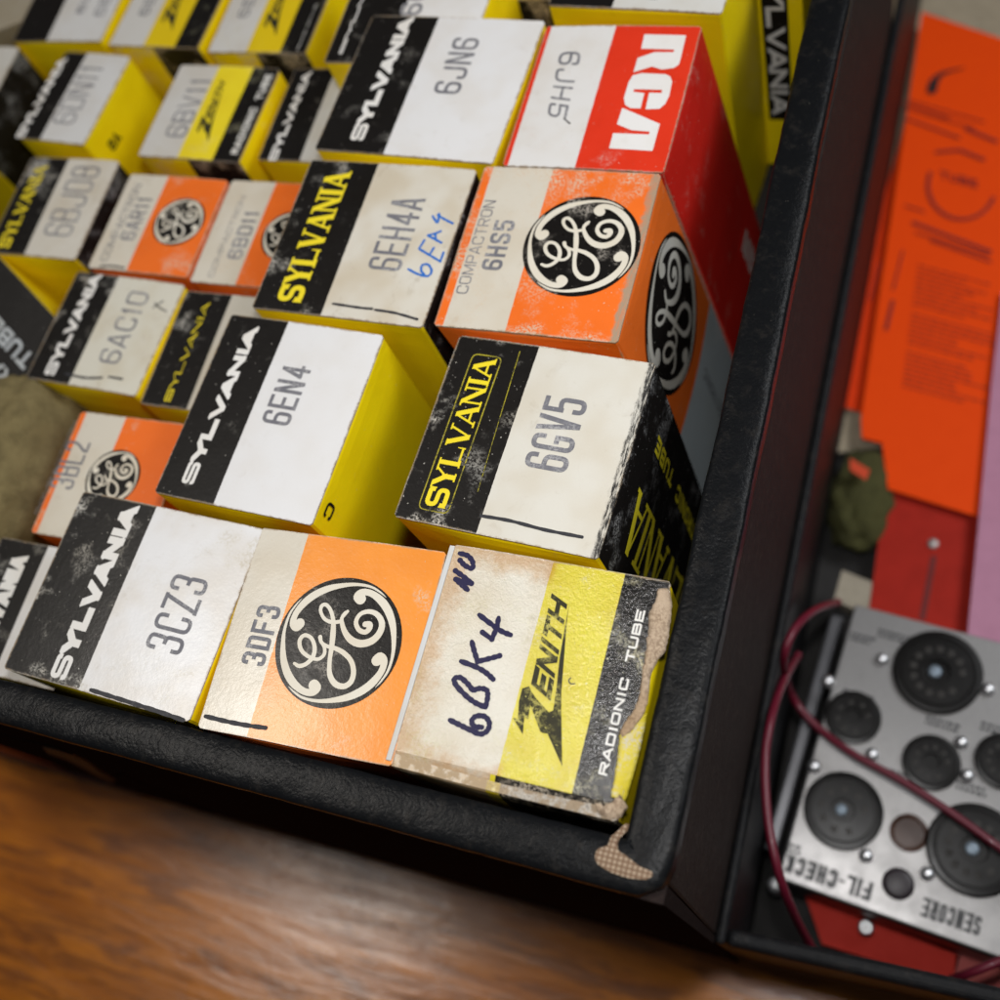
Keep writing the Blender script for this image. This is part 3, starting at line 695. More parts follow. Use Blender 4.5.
# block lettering read from the back towards the front, caps to the right: traced polygons
RC = [[(644, 35), (685, 35), (677, 79), (665, 76), (668, 50), (672, 46), (671, 62), (641, 56)] ]
RT = [[(318, 105), (615, 108), (575, 280), (562, 318), (525, 343), (440, 355), (372, 335), (240, 378), (270, 275), (390, 232), (525, 230), (532, 212), (295, 208)],
      [(300, 383), (470, 388), (503, 405), (515, 440), (495, 540), (465, 600), (425, 635), (325, 640), (352, 522), (440, 522), (445, 500), (243, 498), (240, 518), (318, 525), (290, 635), (215, 632), (180, 610), (172, 560), (205, 450), (235, 400)],
      [(160, 632), (428, 742), (375, 935), (65, 920), (95, 812), (350, 818), (355, 798), (225, 790), (122, 748)]]
def rca_polys(L, H):
    bx = [loc(brca, 600 + x * .14, 20 + y * .14) for q in RT for x, y in q]; x0 = min(p[0] for p in bx); x1 = max(p[0] for p in bx); y0 = min(p[1] for p in bx); y1 = max(p[1] for p in bx)
    return [[((y1 - loc(brca, 600 + x * .14, 20 + y * .14)[1]) / (y1 - y0) * L, (loc(brca, 600 + x * .14, 20 + y * .14)[0] - x0) / (x1 - x0) * H) for x, y in q] for q in RT]
a = loc(b, 641, 36); c = loc(b, 652, 152)
s0 = loc(b, 640, 37); s1 = loc(b, 611, 150); cap = loc(b, 651, 150)
L = s0[1] - s1[1]; H = loc(b, 650, 151)[0] - loc(b, 610, 148)[0]
xb = loc(b, 610, 148)[0]
on_top(b, [[loc(b, 600 + x * .14, 20 + y * .14) for x, y in q] for q in RT], 'brand_lettering', card('wp45', (.72, .71, .70), seed=45, scuff=.12, dirt=.2))
quadword(b, '6JH5', [(560, 52), (547, 116), (566, 120), (582, 52)], 'type_number', STAMP(5), t=.13, rnd=True, gap=.3, rad=.6)
pen(b, [[(564, 119), (570, 124)]], .4, 'small_mark', PENK(1))
# lettering on the red carton's right side
def side_right(b, polys, name, mat, dx=.25, bul=1.0):
    """local (y, z) artwork on the right face"""
    vs, fs = union(polys); hw = b['hw']; hd = b['hd']
    bm = bmesh.new(); bv = [bm.verts.new((v.x, v.y, 0)) for v in vs]
    for q in fs:
        try: bm.faces.new([bv[i] for i in q])
        except ValueError: pass
    for _ in range(5):
        es = [e for e in bm.edges if e.calc_length() > (1.3 if b['seed'] == 13 else 4.0)]
        if not es: break
        bmesh.ops.subdivide_edges(bm, edges=es, cuts=1); bmesh.ops.triangulate(bm, faces=bm.faces)
    bm.verts.index_update()
    rnd = random.Random(b['seed'] * 3 + 1); am = [.95 * (.7 + .6 * rnd.random()) for _ in range(4)][1]
    V = []
    for v in bm.verts:
        y, z = v.co.x, v.co.y; s = math.sin(math.pi * max(0, min(1, (y + hd) / (2 * hd)))); k = min(1, (max(0, -z - .3) / 7) ** .6)
        V.append((hw + s * am * k + dx - z * b['lean'], y, z))
    F = [tuple(v.index for v in q.verts) for q in bm.faces]
    F = [q if ((V[q[1]][1] - V[q[0]][1]) * (V[q[2]][2] - V[q[0]][2]) - (V[q[1]][2] - V[q[0]][2]) * (V[q[2]][1] - V[q[0]][1])) > 0 else q[::-1] for q in F]
    bm.free(); body = [c for c in b['root'].children if c.name.startswith('carton_body')][0]
    return mesh(name, V, F, mat, body)
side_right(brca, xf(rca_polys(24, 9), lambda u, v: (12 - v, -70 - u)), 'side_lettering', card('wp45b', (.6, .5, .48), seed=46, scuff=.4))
# GE right side: monogram and cream panel, its bluish shade put into the colour
hd = bge['hd']
side_right(bge, [disc(1.6, -28.5, 21.5, 64)], 'side_emblem', card('gek34s', BLACK, seed=77, scuff=.1, rough=.3), .25)
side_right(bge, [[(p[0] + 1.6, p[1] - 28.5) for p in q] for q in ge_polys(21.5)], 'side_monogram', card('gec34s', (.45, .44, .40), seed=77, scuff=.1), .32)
side_right(bge, [[(-hd + .4, -57), (hd - .4, -57), (hd - .4, -97), (-hd + .4, -97)]], 'side_panel', card('panelc', (.36, .41, .43), seed=78, scuff=.2, dirt=.2), .2)
side_right(bge, xf(text_polys('ELECTRONIC', 32, 3.5, .2, gap=.2), lambda u, v: (6 - v, -95 + u)), 'side_lettering', card('stamp_side', (.15, .16, .17), seed=79, scuff=.3), .28)
# 6GV5 right side: yellow lettering reading upwards
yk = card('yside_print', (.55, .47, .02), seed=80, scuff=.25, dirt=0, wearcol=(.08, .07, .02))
side_right(b6gv5, xf(text_polys('SYLVANIA', 84, 15, .17, serif=True, hair=.4, gap=.08), lambda u, v: (-2 - v, -96 + u)), 'side_brand_lettering', yk)
side_right(b6gv5, xf(text_polys('ELECTRONIC TUBE', 80, 4.6, .24, gap=.2), lambda u, v: (14 - v, -95 + u)), 'side_lettering', yk)
# small print on the yellow sides
side_right(b6en4, xf(text_polys('C', 4, 4, .2), lambda u, v: (-hd + 6 - u, -3 - v)), 'side_lettering', card('kprint', BLACK, seed=81, scuff=.2))

# ---- fifth and sixth rows
b = sylvania('small white and black carton stamped 6DN11 with a broad yellow side, upper left', [(68, 54), (129, 54), (84, 145), (15, 136)], z=ZS, seed=51, blk=.34, white=(.58, .58, .58), scuff=.2, word_at=((23, 138), (59, 58)), num='6DN11', num_at=((73, 125), (83, 65)), H=80)
side_right(b, xf(text_polys('SY', 6, 4, .22), lambda u, v: (-12 + u, -8 - v)), 'side_lettering', card('kprint', BLACK))
zq = quadspec([(182, 63), (276, 70), (240, 163), (138, 154)], ZS)
def smallz(lbl, spec, seed, num, num_at, rt_at, ycol=YEL2, z=ZS):
    ll = loc_raw(490, 740); 
    return zenith(lbl, spec=spec, z=z, seed=seed, s=(.40, .75), num=num, num_at=num_at, rt_at=rt_at, mk=(.52, .70, -.9, 0), ycol=ycol, white=(.55, .54, .52), scuff=.2, H=80)
smallz('small cream, yellow and black carton stamped 6BV11, with a lightning emblem', zq, 52, '6BV11', ((185, 138), (192, 78)), ((237, 154), (266, 74)))
sylvania('small white and black carton wedged between 6BV11 and 6JN6', spec=(-186, 211, 38, 36, 0), z=ZS, seed=53, blk=.39, scuff=.25, dirt=.5, white=(.56, .56, .54), word_at=((276, 161), (304, 72)), H=80)
b = sylvania('small white and black carton with two stamped lines at the top edge of the photo', spec=(-307.5, 258.5, 39, 38, .02), z=ZS, seed=61, blk=.40, white=(.57, .57, .57), scuff=.15, word_at=((35, 36), (72, -35)), num='6GH8', num_at=((83, 14), (97, -30)), H=80)
word(b, '6EA8', (103, 16), (114, -28), 'type_number', STAMP(61), t=.15, gap=.22)
for nm, spec, sd, n_at, rt, lab in ((0, (-264, 256.5, 37, 38, -.03), 62, ((148, 16), (160, -28)), ((186, 47), (226, -34)), 'small cream, yellow and black carton at the top edge, left of its twin'),
                       (1, (-222.5, 254.5, 37, 38, 0), 63, ((248, 18), (256, -26)), ((298, 50), (330, -30)), 'small cream, yellow and black carton at the top edge, right of its twin')):
    smallz(lab, spec, sd, '6EW6', n_at, rt, ycol=(.66, .48, .01))
b = sylvania('black and white carton at the top edge behind 6JN6, lettered in white', spec=(-160, 240, 46, 46, .0), z=-2, seed=64, blk=.44, scuff=.3, word_at=((342, 54), (384, -60)), num='6GE3', num_at=((420, 16), (420, -40)), H=90)
smallz('small yellow and cream carton peeping over the top of 6JN6', (-138, 277, 36, 38, 0), 65, '6CG7', ((497, 15), (500, -30)), ((600, 20), (610, -30)), ycol=(.66, .48, .01))
b = sylvania('large white and black carton behind the red one with its yellow side facing the rim', spec=(-90.5, 260.5, 50, 50, -.06), z=0, seed=66, blk=.38, scuff=.2, white=(.6, .6, .58), word_at=((597, 7), (640, -90)), num='6JS6', num_at=((660, 0), (665, -60)), H=98)
# carton standing deep in the back right corner with its labelled face forward
root = empty('tube_carton', (-64, 264, 0)); tag(root, 'yellow carton by the right rim with an upright black label', 'box', SYL)
m = MB(); m.box(-12, 12.5, 0, 30, -98, 2); m.build('carton_body', card('yside88', YEL, seed=88, scuff=.15, dirt=.2), root, bevel=.5)
m = MB(); m.box(.5, 8.2, -.3, .1, -75, -7); lb = m.build('front_label', card('kside88', BLACK, seed=89, scuff=.2), root)
vs, fs = union(xf(text_polys('SYLVANIA', 62, 5.6, .27, gap=.06), lambda u, v: (1.6 + v, -10 - u)))
mesh('brand_lettering', [(v.x, -.4, v.y) for v in vs], [tuple(q) for q in fs], card('wp88', (.6, .6, .6), seed=88, scuff=.2), lb)

# partly seen cartons at the left
b = sylvania('white topped carton with a scuffed black side, cut by the left edge of the photo', spec=(-341, 215, 38, 43, .0), z=ZS, seed=71, blk=.02, white=(.5, .49, .46), scuff=.2, side='k', H=80)
root = empty('tube_carton', (-346, 262, -20), .45); tag(root, 'plain beige carton in the top left corner of the case', 'box', SYL)
m = MB(); m.box(-19, 19, -17, 17, -80, 0); m.build('carton_body', card('beige72', (.30, .27, .21), seed=72, scuff=.2, dirt=.5), root, bevel=.8)
root = empty('tube_carton', (-350, 300, -10), .3); tag(root, 'dark red carton glimpsed at the extreme top left', 'box', SYL)
m = MB(); m.box(-16, 16, -17, 17, -80, 0); m.build('carton_body', card('dred73', (.2, .02, .02), seed=73, scuff=.2, dirt=.2), root, bevel=.8)
# low tilted carton with upside-down lettering
cxx = at(-6, 325, -22)
root = empty('tube_carton', (cxx.x, cxx.y, -22), -.62, 0, 0); tag(root, 'low black and yellow carton with upside-down white lettering in the hole at the left', 'box', SYL)
root.rotation_euler = (.15, .1, -.55)
tm = card('top74', BLACK, seed=74, scuff=.15, dirt=0, half=(24, 16), rough=.4)
m = MB(); m.box(-24, 24, -16, 16, -60, -.6); m.build('carton_body', card('yside74', YEL, seed=74, scuff=.2, dirt=.3), root, bevel=.5)
m = MB(); m.box(-24, 24, -15.0, 16, -.6, 0); fl = m.build('end_flap', tm, root, bevel=.2)
pol = xf(text_polys('RADIO', 29, 5.6, .22, gap=.15), lambda u, v: (21 - u, -6 - v)) + xf(text_polys('TUBE', 23, 5.6, .22, gap=.15), lambda u, v: (21 - u, 3 - v))
vs, fs = union(pol); mesh('small_lettering', [(v.x, v.y, .08) for v in vs], [tuple(q) for q in fs], card('wp74', (.42, .45, .47), seed=74, scuff=.1), fl)

# brown pouch
def blob(name, c, rad, mat, seed, amp, parent=None, e=2.6, n=40):
    V = []; F = []; from mathutils import noise as NS
    for i in range(n + 1):
        th = math.pi * i / n
        for j in range(2 * n):
            ph = math.pi * j / n; v = Vector((math.sin(th) * math.cos(ph), math.sin(th) * math.sin(ph), math.cos(th)))
            k = (abs(v.x) ** e + abs(v.y) ** e + abs(v.z) ** e) ** (-1 / e); v = v * k
            v *= 1 + amp * NS.noise(v * 2.3 + Vector((seed, 0, 0))) + amp * .4 * NS.noise(v * 6 + Vector((0, seed, 0)))
            V.append((c[0] + v.x * rad[0], c[1] + v.y * rad[1], c[2] + v.z * rad[2]))
    m2 = 2 * n
    for i in range(n):
        for j in range(m2): F.append((i * m2 + j, (i + 1) * m2 + j, (i + 1) * m2 + (j + 1) % m2, i * m2 + (j + 1) % m2))
    return mesh(name, V, F, mat, parent, smooth=True)
o = blob('felt_pouch', (-260, 82, -35), (23, 30, 22), plain('felt', (.20, .16, .075), .95, bump=1., bscale=1000, var=.8, seed=3, spec=.1, vcol=(.12, .095, .045), bdist=.0006), 3, .10, e=3.4)
tag(o, 'rounded olive brown suede pouch at the left edge among the cartons', 'pouch')

# ------------------------------------------------------------------ the case
def leather(key, col, rough, bump, seed, scale=900, dist=.0004, dust=.3, dcol=(.10, .085, .07), coat=0., spec=.16):
    if key in _mc: return _mc[key]
    m, nt, b = newmat(key); v, o = vecmap(nt, seed)
    vo = N(nt, 'ShaderNodeTexVoronoi', feature='DISTANCE_TO_EDGE'); nt.links.new(v, vo.inputs['Vector']); vo.inputs['Scale'].default_value = scale
    nl = noise(nt, v, 60, 4, .6); nf = noise(nt, v, 1100, 4, .65)
    h = math_(nt, 'ADD', math_(nt, 'MULTIPLY', ramp(nt, vo.outputs[0], 0, .4), .12), math_(nt, 'MULTIPLY', nf, .6))
    h = math_(nt, 'ADD', h, math_(nt, 'MULTIPLY', noise(nt, v, 330, 3, .6, .8), .9)); h = math_(nt, 'ADD', h, math_(nt, 'MULTIPLY', nl, 2.2))
    bp = N(nt, 'ShaderNodeBump'); bp.inputs['Strength'].default_value = bump; bp.inputs['Distance'].default_value = dist
    nt.links.new(h, bp.inputs['Height']); nt.links.new(bp.outputs[0], b.inputs['Normal'])
    dm = math_(nt, 'MULTIPLY', ramp(nt, noise(nt, v, 240, 6, .75), .5, .72), dust)
    c = mix(nt, dm, col, dcol); sp = ramp(nt, noise(nt, v, 1500, 2, .5), .74, .77)
    c = mix(nt, math_(nt, 'MULTIPLY', sp, min(1, dust * 1.5)), c, (.28, .25, .2)); nt.links.new(c, b.inputs['Base Color'])
    nt.links.new(math_(nt, 'ADD', math_(nt, 'MULTIPLY', nf, .25), rough - .12), b.inputs['Roughness']); b.inputs['Coat Weight'].default_value = coat; b.inputs['Specular IOR Level'].default_value = spec
    b.inputs['Coat Roughness'].default_value = .3
    _mc[key] = m; return m
LB = leather('rim_leather', (.0050, .0054, .0062), .33, .42, 5, coat=.0, dust=.10, scale=900, spec=.10)
LO = leather('wall_leather', (.030, .023, .021), .6, .5, 6, dust=.5, dcol=(.075, .058, .048), spec=.03)
LF = leather('front_leather', (.022, .016, .015), .6, .5, 8, dust=.2, dcol=(.05, .035, .03), spec=.0)
LFX = 0
WDK = plain('case_wood', (.60, .18, .055), .65, var=.5, seed=4, bump=.3, bscale=300, spec=.2)
INN = plain('case_inside', (.03, .025, .022), .8, var=.4, seed=6)
case = empty('carrying_case', (-190, 190, -205)); tag(case, 'black leatherette carrying case standing open with its lid folded out to the right', 'case')
def inv(p): return (p[0] + 190, p[1] - 190, p[2] + 205)
TZ = -205
def rim_profile(path, w, name, mat, zc=-2.6, up=2.4, parent=case):
    """rounded rail following a path of wall centre points"""
    V = []; F = []; prof = []
    for k in range(17):
        a = math.pi * k / 16; prof.append((-math.cos(a) * w / 2 * (1 if True else 1), (abs(math.sin(a)) ** .38) * up))
    prof = [(-w / 2, -5.5)] + prof + [(w / 2, -4.4), (w / 2 - .5, -5.6), (w / 2 - 2.2, -6.3)]
    from mathutils import noise as NS
    P = [Vector(p) for p in path]; D = []
    for i in range(len(P)):
        a = (P[i] - P[i - 1]).normalized() if i else (P[1] - P[0]).normalized(); b_ = (P[i + 1] - P[i]).normalized() if i < len(P) - 1 else a
        t = (a + b_).normalized(); n = Vector((t.y, -t.x, 0)) / max(.5, t.dot(a)); D.append(n)
    # subdivide
    PP = []; DD = []
    for i in range(len(P) - 1):
        L = (P[i + 1] - P[i]).length; k = max(1, int(L / 2.5))
        for j in range(k): PP.append(P[i].lerp(P[i + 1], j / k)); DD.append(D[i].lerp(D[i + 1], j / k) if False else None)
    PP.append(P[-1])
    seg = []
    for i in range(len(P) - 1):
        L = (P[i + 1] - P[i]).length; k = max(1, int(L / 2.5)); seg += [(i, j / k) for j in range(k)]
    seg.append((len(P) - 2, 1.0))
    m = len(prof)
    for (i, t), p in zip(seg, PP):
        T = (P[i + 1] - P[i]).normalized(); n0 = Vector((T.y, -T.x, 0)); n = n0
        if t == 0: n = D[i]
        if t == 1.0: n = D[i + 1]
        for q, zz in prof:
            w_ = NS.noise(p * .07 + Vector((q * .2, 0, 0))) * .55 + NS.noise(p * .25 + Vector((q * .3, 3, 0))) * .28
            V.append(inv(p + n * (q + w_ * .4 * (1 if q > 0 else -1)) + Vector((0, 0, zc + zz + w_ * .5))))
    for i in range(len(PP) - 1):
        for k in range(m - 1): F.append((i * m + k, i * m + k + 1, (i + 1) * m + k + 1, (i + 1) * m + k))
    return mesh(name, V, F, mat, parent, smooth=True)
XR0, XR1 = -43.0, -34.2; YF0, YF1 = 10.5, 20.3
XL = -375; YB = 345
# wall shell: front, right, back, left and floor
def slab(name, pts, mat, parent, bevel=.8):
    m = MB(); m.add([inv(p) for p in pts], [(3, 2, 1, 0), (4, 5, 6, 7), (0, 1, 5, 4), (1, 2, 6, 5), (2, 3, 7, 6), (3, 0, 4, 7)]); return m.build(name, mat, parent, bevel=bevel)
def atf(px, py):
    d = ray(px, py); t = ((11.55 + .02 * (CAM.z + 5)) - CAM.y) / (d.y - .02 * d.z); return CAM + d * t
XP = atf(228, 824).x          # left of this the covering of the front wall has come off
slab('front_wall', [(XP, 6.9, TZ), (XR0, 6.9, TZ), (XR0, 16, TZ), (XP, 16, TZ), (XP, 10.15, -3.6), (XR0, 10.15, -3.6), (XR0, 20, -3.6), (XP, 20, -3.6)], LF, case)
slab('bare_front_wall', [(XL, 7.6, TZ), (XP, 7.6, TZ), (XP, 16, TZ), (XL, 16, TZ), (XL, 11.6, -5), (XP, 11.6, -5), (XP, 20, -5), (XL, 20, -5)], WDK, case)
slab('base_trim', [(XL, 5.6, TZ), (XP + 8, 5.6, TZ), (XP + 8, 7.4, TZ), (XL, 7.4, TZ), (XL, 5.8, TZ + 7), (XP + 8, 5.8, TZ + 7), (XP + 8, 7.7, TZ + 7), (XL, 7.7, TZ + 7)], plain('trim', (.10, .07, .065), .6), case)
slab('right_wall', [(XR0, 8.0, TZ), (XR1, 8.0, TZ), (XR1, YB, TZ), (XR0, YB, TZ), (XR0, 14.2, -7), (XR1, 14.2, -7), (XR1, YB, -5), (XR0, YB, -5)], LO, case)
slab('corner_covering', [(XR0, 6.9, TZ), (XR1 + .15, 6.9, TZ), (XR1 + .15, 7.9, TZ), (XR0, 7.9, TZ), (XR0, 10.15, -3.6), (XR1 + .15, 10.15, -3.6), (XR1 + .15, 13.9, -3.6), (XR0, 13.9, -3.6)], LF, case, .3)
slab('back_wall', [(XL, YB - 9, TZ), (XR0, YB - 9, TZ), (XR0, YB, TZ), (XL, YB, TZ), (XL, YB - 9, -2), (XR0, YB - 9, -2), (XR0, YB, -2), (XL, YB, -2)], LF, case)
slab('left_wall', [(XL - 9, 10, TZ), (XL, 10, TZ), (XL, YB, TZ), (XL - 9, YB, TZ), (XL - 9, 10, -2), (XL, 10, -2), (XL, YB, -2), (XL - 9, YB, -2)], LF, case)
slab('tray_floor', [(XL, 20, -108), (XR0, 20, -108), (XR0, YB - 9, -108), (XL, YB - 9, -108), (XL, 20, -104), (XR0, 20, -104), (XR0, YB - 9, -104), (XL, YB - 9, -104)], INN, case)
rim_profile([(XL, 15.4, 0), (-60, 15.4, 0), (-43, 15.4, 0), (-40.4, 15.5, 0), (-39.0, 16.4, 0), (-38.6, 18.2, 0), (-38.6, 40, 0), (-38.8, 120, 0), (-39.6, 200, 0), (-40.2, YB, 0)], 10.2, 'rim', LB)
# torn flap of covering hanging under the rim, and the worn corner showing canvas
m = MB(); tp = [(-250, -30), (-232, -40), (-222, -52), (-215, -58), (-208, -50), (-214, -36), (-224, -26)]
def peel(pts, y, name, mat):
    vs, fs = union([pts]); o = mesh(name, [inv((v.x, y + .6 * math.sin(v.x), v.y)) for v in vs], [tuple(q) for q in fs], mat, case); md = o.modifiers.new('t', 'SOLIDIFY'); md.thickness = .0006; return o
def canvas(key):
    m, nt, b = newmat(key); v, o = vecmap(nt, 2)
    w1 = N(nt, 'ShaderNodeTexWave', wave_type='BANDS', bands_direction='X'); w2 = N(nt, 'ShaderNodeTexWave', wave_type='BANDS', bands_direction='Y')
    for w in (w1, w2): nt.links.new(v, w.inputs['Vector']); w.inputs['Scale'].default_value = 300; w.inputs['Distortion'].default_value = 2.2; w.inputs['Detail Scale'].default_value = 300
    h = math_(nt, 'MULTIPLY', w1.outputs['Fac'], w2.outputs['Fac'])
    c = mix(nt, ramp(nt, h, .05, .5), (.2, .12, .07), (.55, .42, .30)); c = mix(nt, math_(nt, 'MULTIPLY', ramp(nt, noise(nt, v, 260, 4, .7), .48, .66), .7), c, (.12, .06, .035)); nt.links.new(c, b.inputs['Base Color']); b.inputs['Roughness'].default_value = .9
    bp = N(nt, 'ShaderNodeBump'); bp.inputs['Strength'].default_value = .7; bp.inputs['Distance'].default_value = .0003; nt.links.new(h, bp.inputs['Height']); nt.links.new(bp.outputs[0], b.inputs['Normal'])
    return m
CV = canvas('canvas_backing')
worn = [(560 + x * .26, 700 + y * .26) for x, y in [(235, 480), (250, 470), (262, 474), (256, 496), (242, 510), (230, 530), (222, 552), (226, 578), (238, 590), (256, 600), (278, 618), (300, 636), (322, 648), (345, 656), (358, 664), (357, 680), (332, 693), (300, 690), (270, 688), (236, 678), (200, 665), (172, 650), (150, 635), (140, 620), (137, 602), (142, 584), (152, 572), (170, 566), (186, 560), (192, 540), (196, 522), (206, 508), (220, 496)]]
WV = []
def rimz(x, y):
    q = abs(y - 15.4) / 5.1; return -2.6 + 2.4 * max(0, 1 - min(1, q) ** 2) ** .3
wp = []
for x, y in worn:
    p = at(x, y, -.5); wp.append((p.x, p.y))
vs, fs = grid_fill(ccw(wp), 1.0)
def wornz(x, y): return max(-4.5, rimz(x, y)) + .55
mesh('worn_canvas_patch', [inv((x, max(y, 10.0) - (.6 if y < 10.6 else 0), wornz(x, y))) for x, y in vs], [tuple(q) for q in fs], CV, case, smooth=True)
tc = [atf(*p) for p in [(-30, 722), (30, 736), (60, 742), (75, 749), (90, 757), (101, 767), (109, 772), (117, 777), (119, 771), (124, 770), (134, 776), (158, 786), (190, 799), (203, 806), (215, 813), (229, 825)]]
tcp = [(p.x, p.z) for p in tc] + [(XP + .5, tc[-1].z), (XP + .5, -3.6), (tc[0].x, -3.6)]
vs, fs = union([tcp]); o = mesh('torn_covering', [inv((v.x, 10.2 + .018 * (v.y + 4), v.y)) for v in vs], [tuple(q) for q in fs], LF, case); md = o.modifiers.new('t', 'SOLIDIFY'); md.thickness = .0006; md.offset = 0
fr = [atf(*p) for p in [(45, 741), (60, 744), (75, 749), (90, 757), (101, 767), (117, 777), (112, 778), (98, 771), (85, 763), (68, 754), (50, 748)]]
vs, fs = union([[(p.x, p.z) for p in fr]]); o = mesh('frayed_edge', [inv((v.x, 9.7 + .018 * (v.y + 4), v.y)) for v in vs], [tuple(q) for q in fs], leather('frayed', (.10, .075, .05), .8, 1., 12, dust=.9), case); md = o.modifiers.new('t', 'SOLIDIFY'); md.thickness = .0006

# lid, folded out to the right, lower than the box
lid = mesh('lid', [], [], LB, case)
LZ = -110; LFZ = -198
def lidp(x, y): # lid plan is turned a little
    return (x, y + .05 * (x + 30))
def lslab(name, x0, x1, y0, y1, z0, z1, mat, bevel=1.2):
    m = MB(); q = [lidp(x0, y0), lidp(x1, y0), lidp(x1, y1), lidp(x0, y1)]
    m.add([inv((x, y, z)) for z in (z0, z1) for x, y in q], [(3, 2, 1, 0), (4, 5, 6, 7), (0, 1, 5, 4), (1, 2, 6, 5), (2, 3, 7, 6), (3, 0, 4, 7)]); return m.build(name, mat, lid, bevel=bevel, seg=4)
LR = leather('lid_leather', (.009, .009, .010), .5, .5, 16, dust=.2)
lslab('lid_hinge_wall', -34.0, -31.0, 8.8, 600, TZ + .5, LZ, LR, 2.2)
lslab('lid_front_wall', -30.9, 300, 8.8, 13.8, TZ + .5, LZ - .3, LR, 2.0)
lslab('lid_far_wall', 301, 308, 9, 600, TZ + .5, LZ, LR, 2)
lslab('lid_back_wall', -24.4, 300, 590, 598, TZ + .5, LZ - .3, LR, 2)
lslab('lid_floor', -30.9, 300, 13.9, 589.9, TZ + .5, LFZ, plain('lid_lining', (.018, .016, .015), .8, var=.5, seed=9), .1)

# ------------------------------------------------------------------ lid contents
def sheet(name, px, z, mat, label, cat, group=None, th=.3, curl=0., top=True):
    P = [at(x, y, z) for x, y in px]; c = sum(P, Vector()) / len(P)
    ol = ccw([(p.x - c.x, p.y - c.y) for p in P]); vs, fs = grid_fill(ol, 12)
    from mathutils import noise as NS
    V = [(x, y, curl * NS.noise(Vector((x * .02, y * .02, z)))) for x, y in vs]
    o = mesh(name, V, [tuple(q) for q in fs], mat); o.location = Vector((c.x, c.y, z)) * S
    md = o.modifiers.new('t', 'SOLIDIFY'); md.thickness = th * S; md.offset = -1
    if top: tag(o, label, cat, group)
    return o, c
NEON = (.80, .05, .006)
o, _ = sheet('cardboard_panel', [(897, -60), (1100, -60), (1100, 420), (815, 455), (822, 400)], -192, plain('beigepanel', (.40, .33, .23), .75, var=.3, seed=21), 'beige card panel lining the lid behind the orange sheets', 'panel', th=1.5)
o, _ = sheet('paper_sheet', [(905, 120), (940, 160), (900, 425), (829, 402)], -188.5, plain('neon2', (.80, .05, .006), .7, spec=.1, var=.2, seed=22), 'orange red sheet mostly hidden under the printed orange one', 'paper', 'orange sheets in the lid', curl=0)
osheet, oc = sheet('instruction_sheet', [(922, 12), (1060, 58), (1060, 540), (979, 517), (888, 489), (882, 443), (862, 438), (861, 418)], -184, plain('neon', (.95, .075, .003), .6, spec=.1, var=.12, seed=23, vcol=(.8, .05, .004)), 'bright orange printed instruction sheet with a torn lower left corner', 'paper', 'orange sheets in the lid', curl=0)
pr = plain('faint_print', (.30, .014, .004), .7); pk = plain('dark_print', (.03, .006, .005), .7)
def shp(px, py): p = at(px, py, -183.5); return (p.x - oc.x, p.y - oc.y)
rn = random.Random(5)
pol = []
for k in range(26):          # body text rows
    t = k / 26; ya = 265 + 125 * t; xa = 918 - 16 * t
    if k in (9, 17): continue
    x = xa; 
    while x < xa + 78 - (30 if rn.random() < .3 else 0):
        w = 3 + rn.random() * 8; a = shp(x, ya + (x - xa) * .27); c = shp(x + w, ya + (x + w - xa) * .27); pol += ribbon([a, c], .5); x += w + 1.6
for (x0, y0, x1, y1, wd) in ((908, 100, 985, 122, .6), (905, 108, 975, 128, .6), (870, 300, 880, 262, .7), (905, 205, 925, 212, .8), (915, 232, 990, 256, .7), (905, 118, 960, 138, 1.1), (965, 128, 998, 142, 1.6), (912, 222, 992, 252, 1.6), (930, 240, 992, 262, .9), (880, 95, 950, 118, .8), (886, 330, 893, 300, 1.6), (893, 290, 903, 250, .8)):
    pol += ribbon([shp(x0, y0), shp(x1, y1)], wd)
ring = [shp(962 + 36 * math.cos(a), 190 + 33 * math.sin(a)) for a in [2.4 + k * 4.6 / 24 for k in range(25)]]
ring = [shp(962 + 34 * math.cos(a), 185 + 34 * math.sin(a)) for a in [.35 + k * 3.2 / 24 for k in range(25)]]
pol += ribbon(ring, [1.6] * 25)
pol += ribbon([shp(935, 152), shp(960, 150), shp(985, 160)], 1.6) + xf(text_polys('TUBE', 16, 4.2, .2, gap=.2), lambda u, v: tuple(Vector(shp(940, 178)) + (Vector(shp(985, 190)) - Vector(shp(940, 178))).normalized() * u + (Vector(shp(940, 178)) - Vector(shp(940, 190))).normalized() * v))
vs, fs = union(pol); mesh('printed_text', [(v.x, v.y, .45) for v in vs], [tuple(q) for q in fs], pr, osheet)
vs, fs = union(vstroke([shp(932, 90) + (4.4,), shp(934, 82) + (4.0,), shp(940, 75) + (2.6,), shp(950, 71) + (1.4,), shp(964, 68) + (.5,)]))
mesh('printed_heading', [(v.x, v.y, .55) for v in vs], [tuple(q) for q in fs], pk, osheet)
sheet('red_folder', [(886, 486), (990, 519), (975, 660), (865, 640)], -187, plain('redfolder', (.42, .022, .012), .55, spec=.1, var=.25, seed=24), 'dark red folder with a small rivet between orange sheet and tube tester', 'folder', th=3)
rf = bpy.data.objects['red_folder']; rc = rf.location / S
p = at(933, 544, -187); m = MB(); m.lathe(p.x - rc.x, p.y - rc.y, [(2.0, .1), (2.0, .6), (1.2, 1.0)], 16); m.build('rivet', plain('rivet', (.45, .4, .38), .4, .6), rf, smooth=True)
m = MB(); a = at(934, 556, -187); c = at(922, 620, -187); q = ribbon([(a.x - rc.x, a.y - rc.y), (c.x - rc.x, c.y - rc.y)], 2.2); vs, fs = union(q); mesh('slot', [(v.x, v.y, .15) for v in vs], [tuple(k) for k in fs], plain('slotred', (.16, .008, .006), .7), rf)
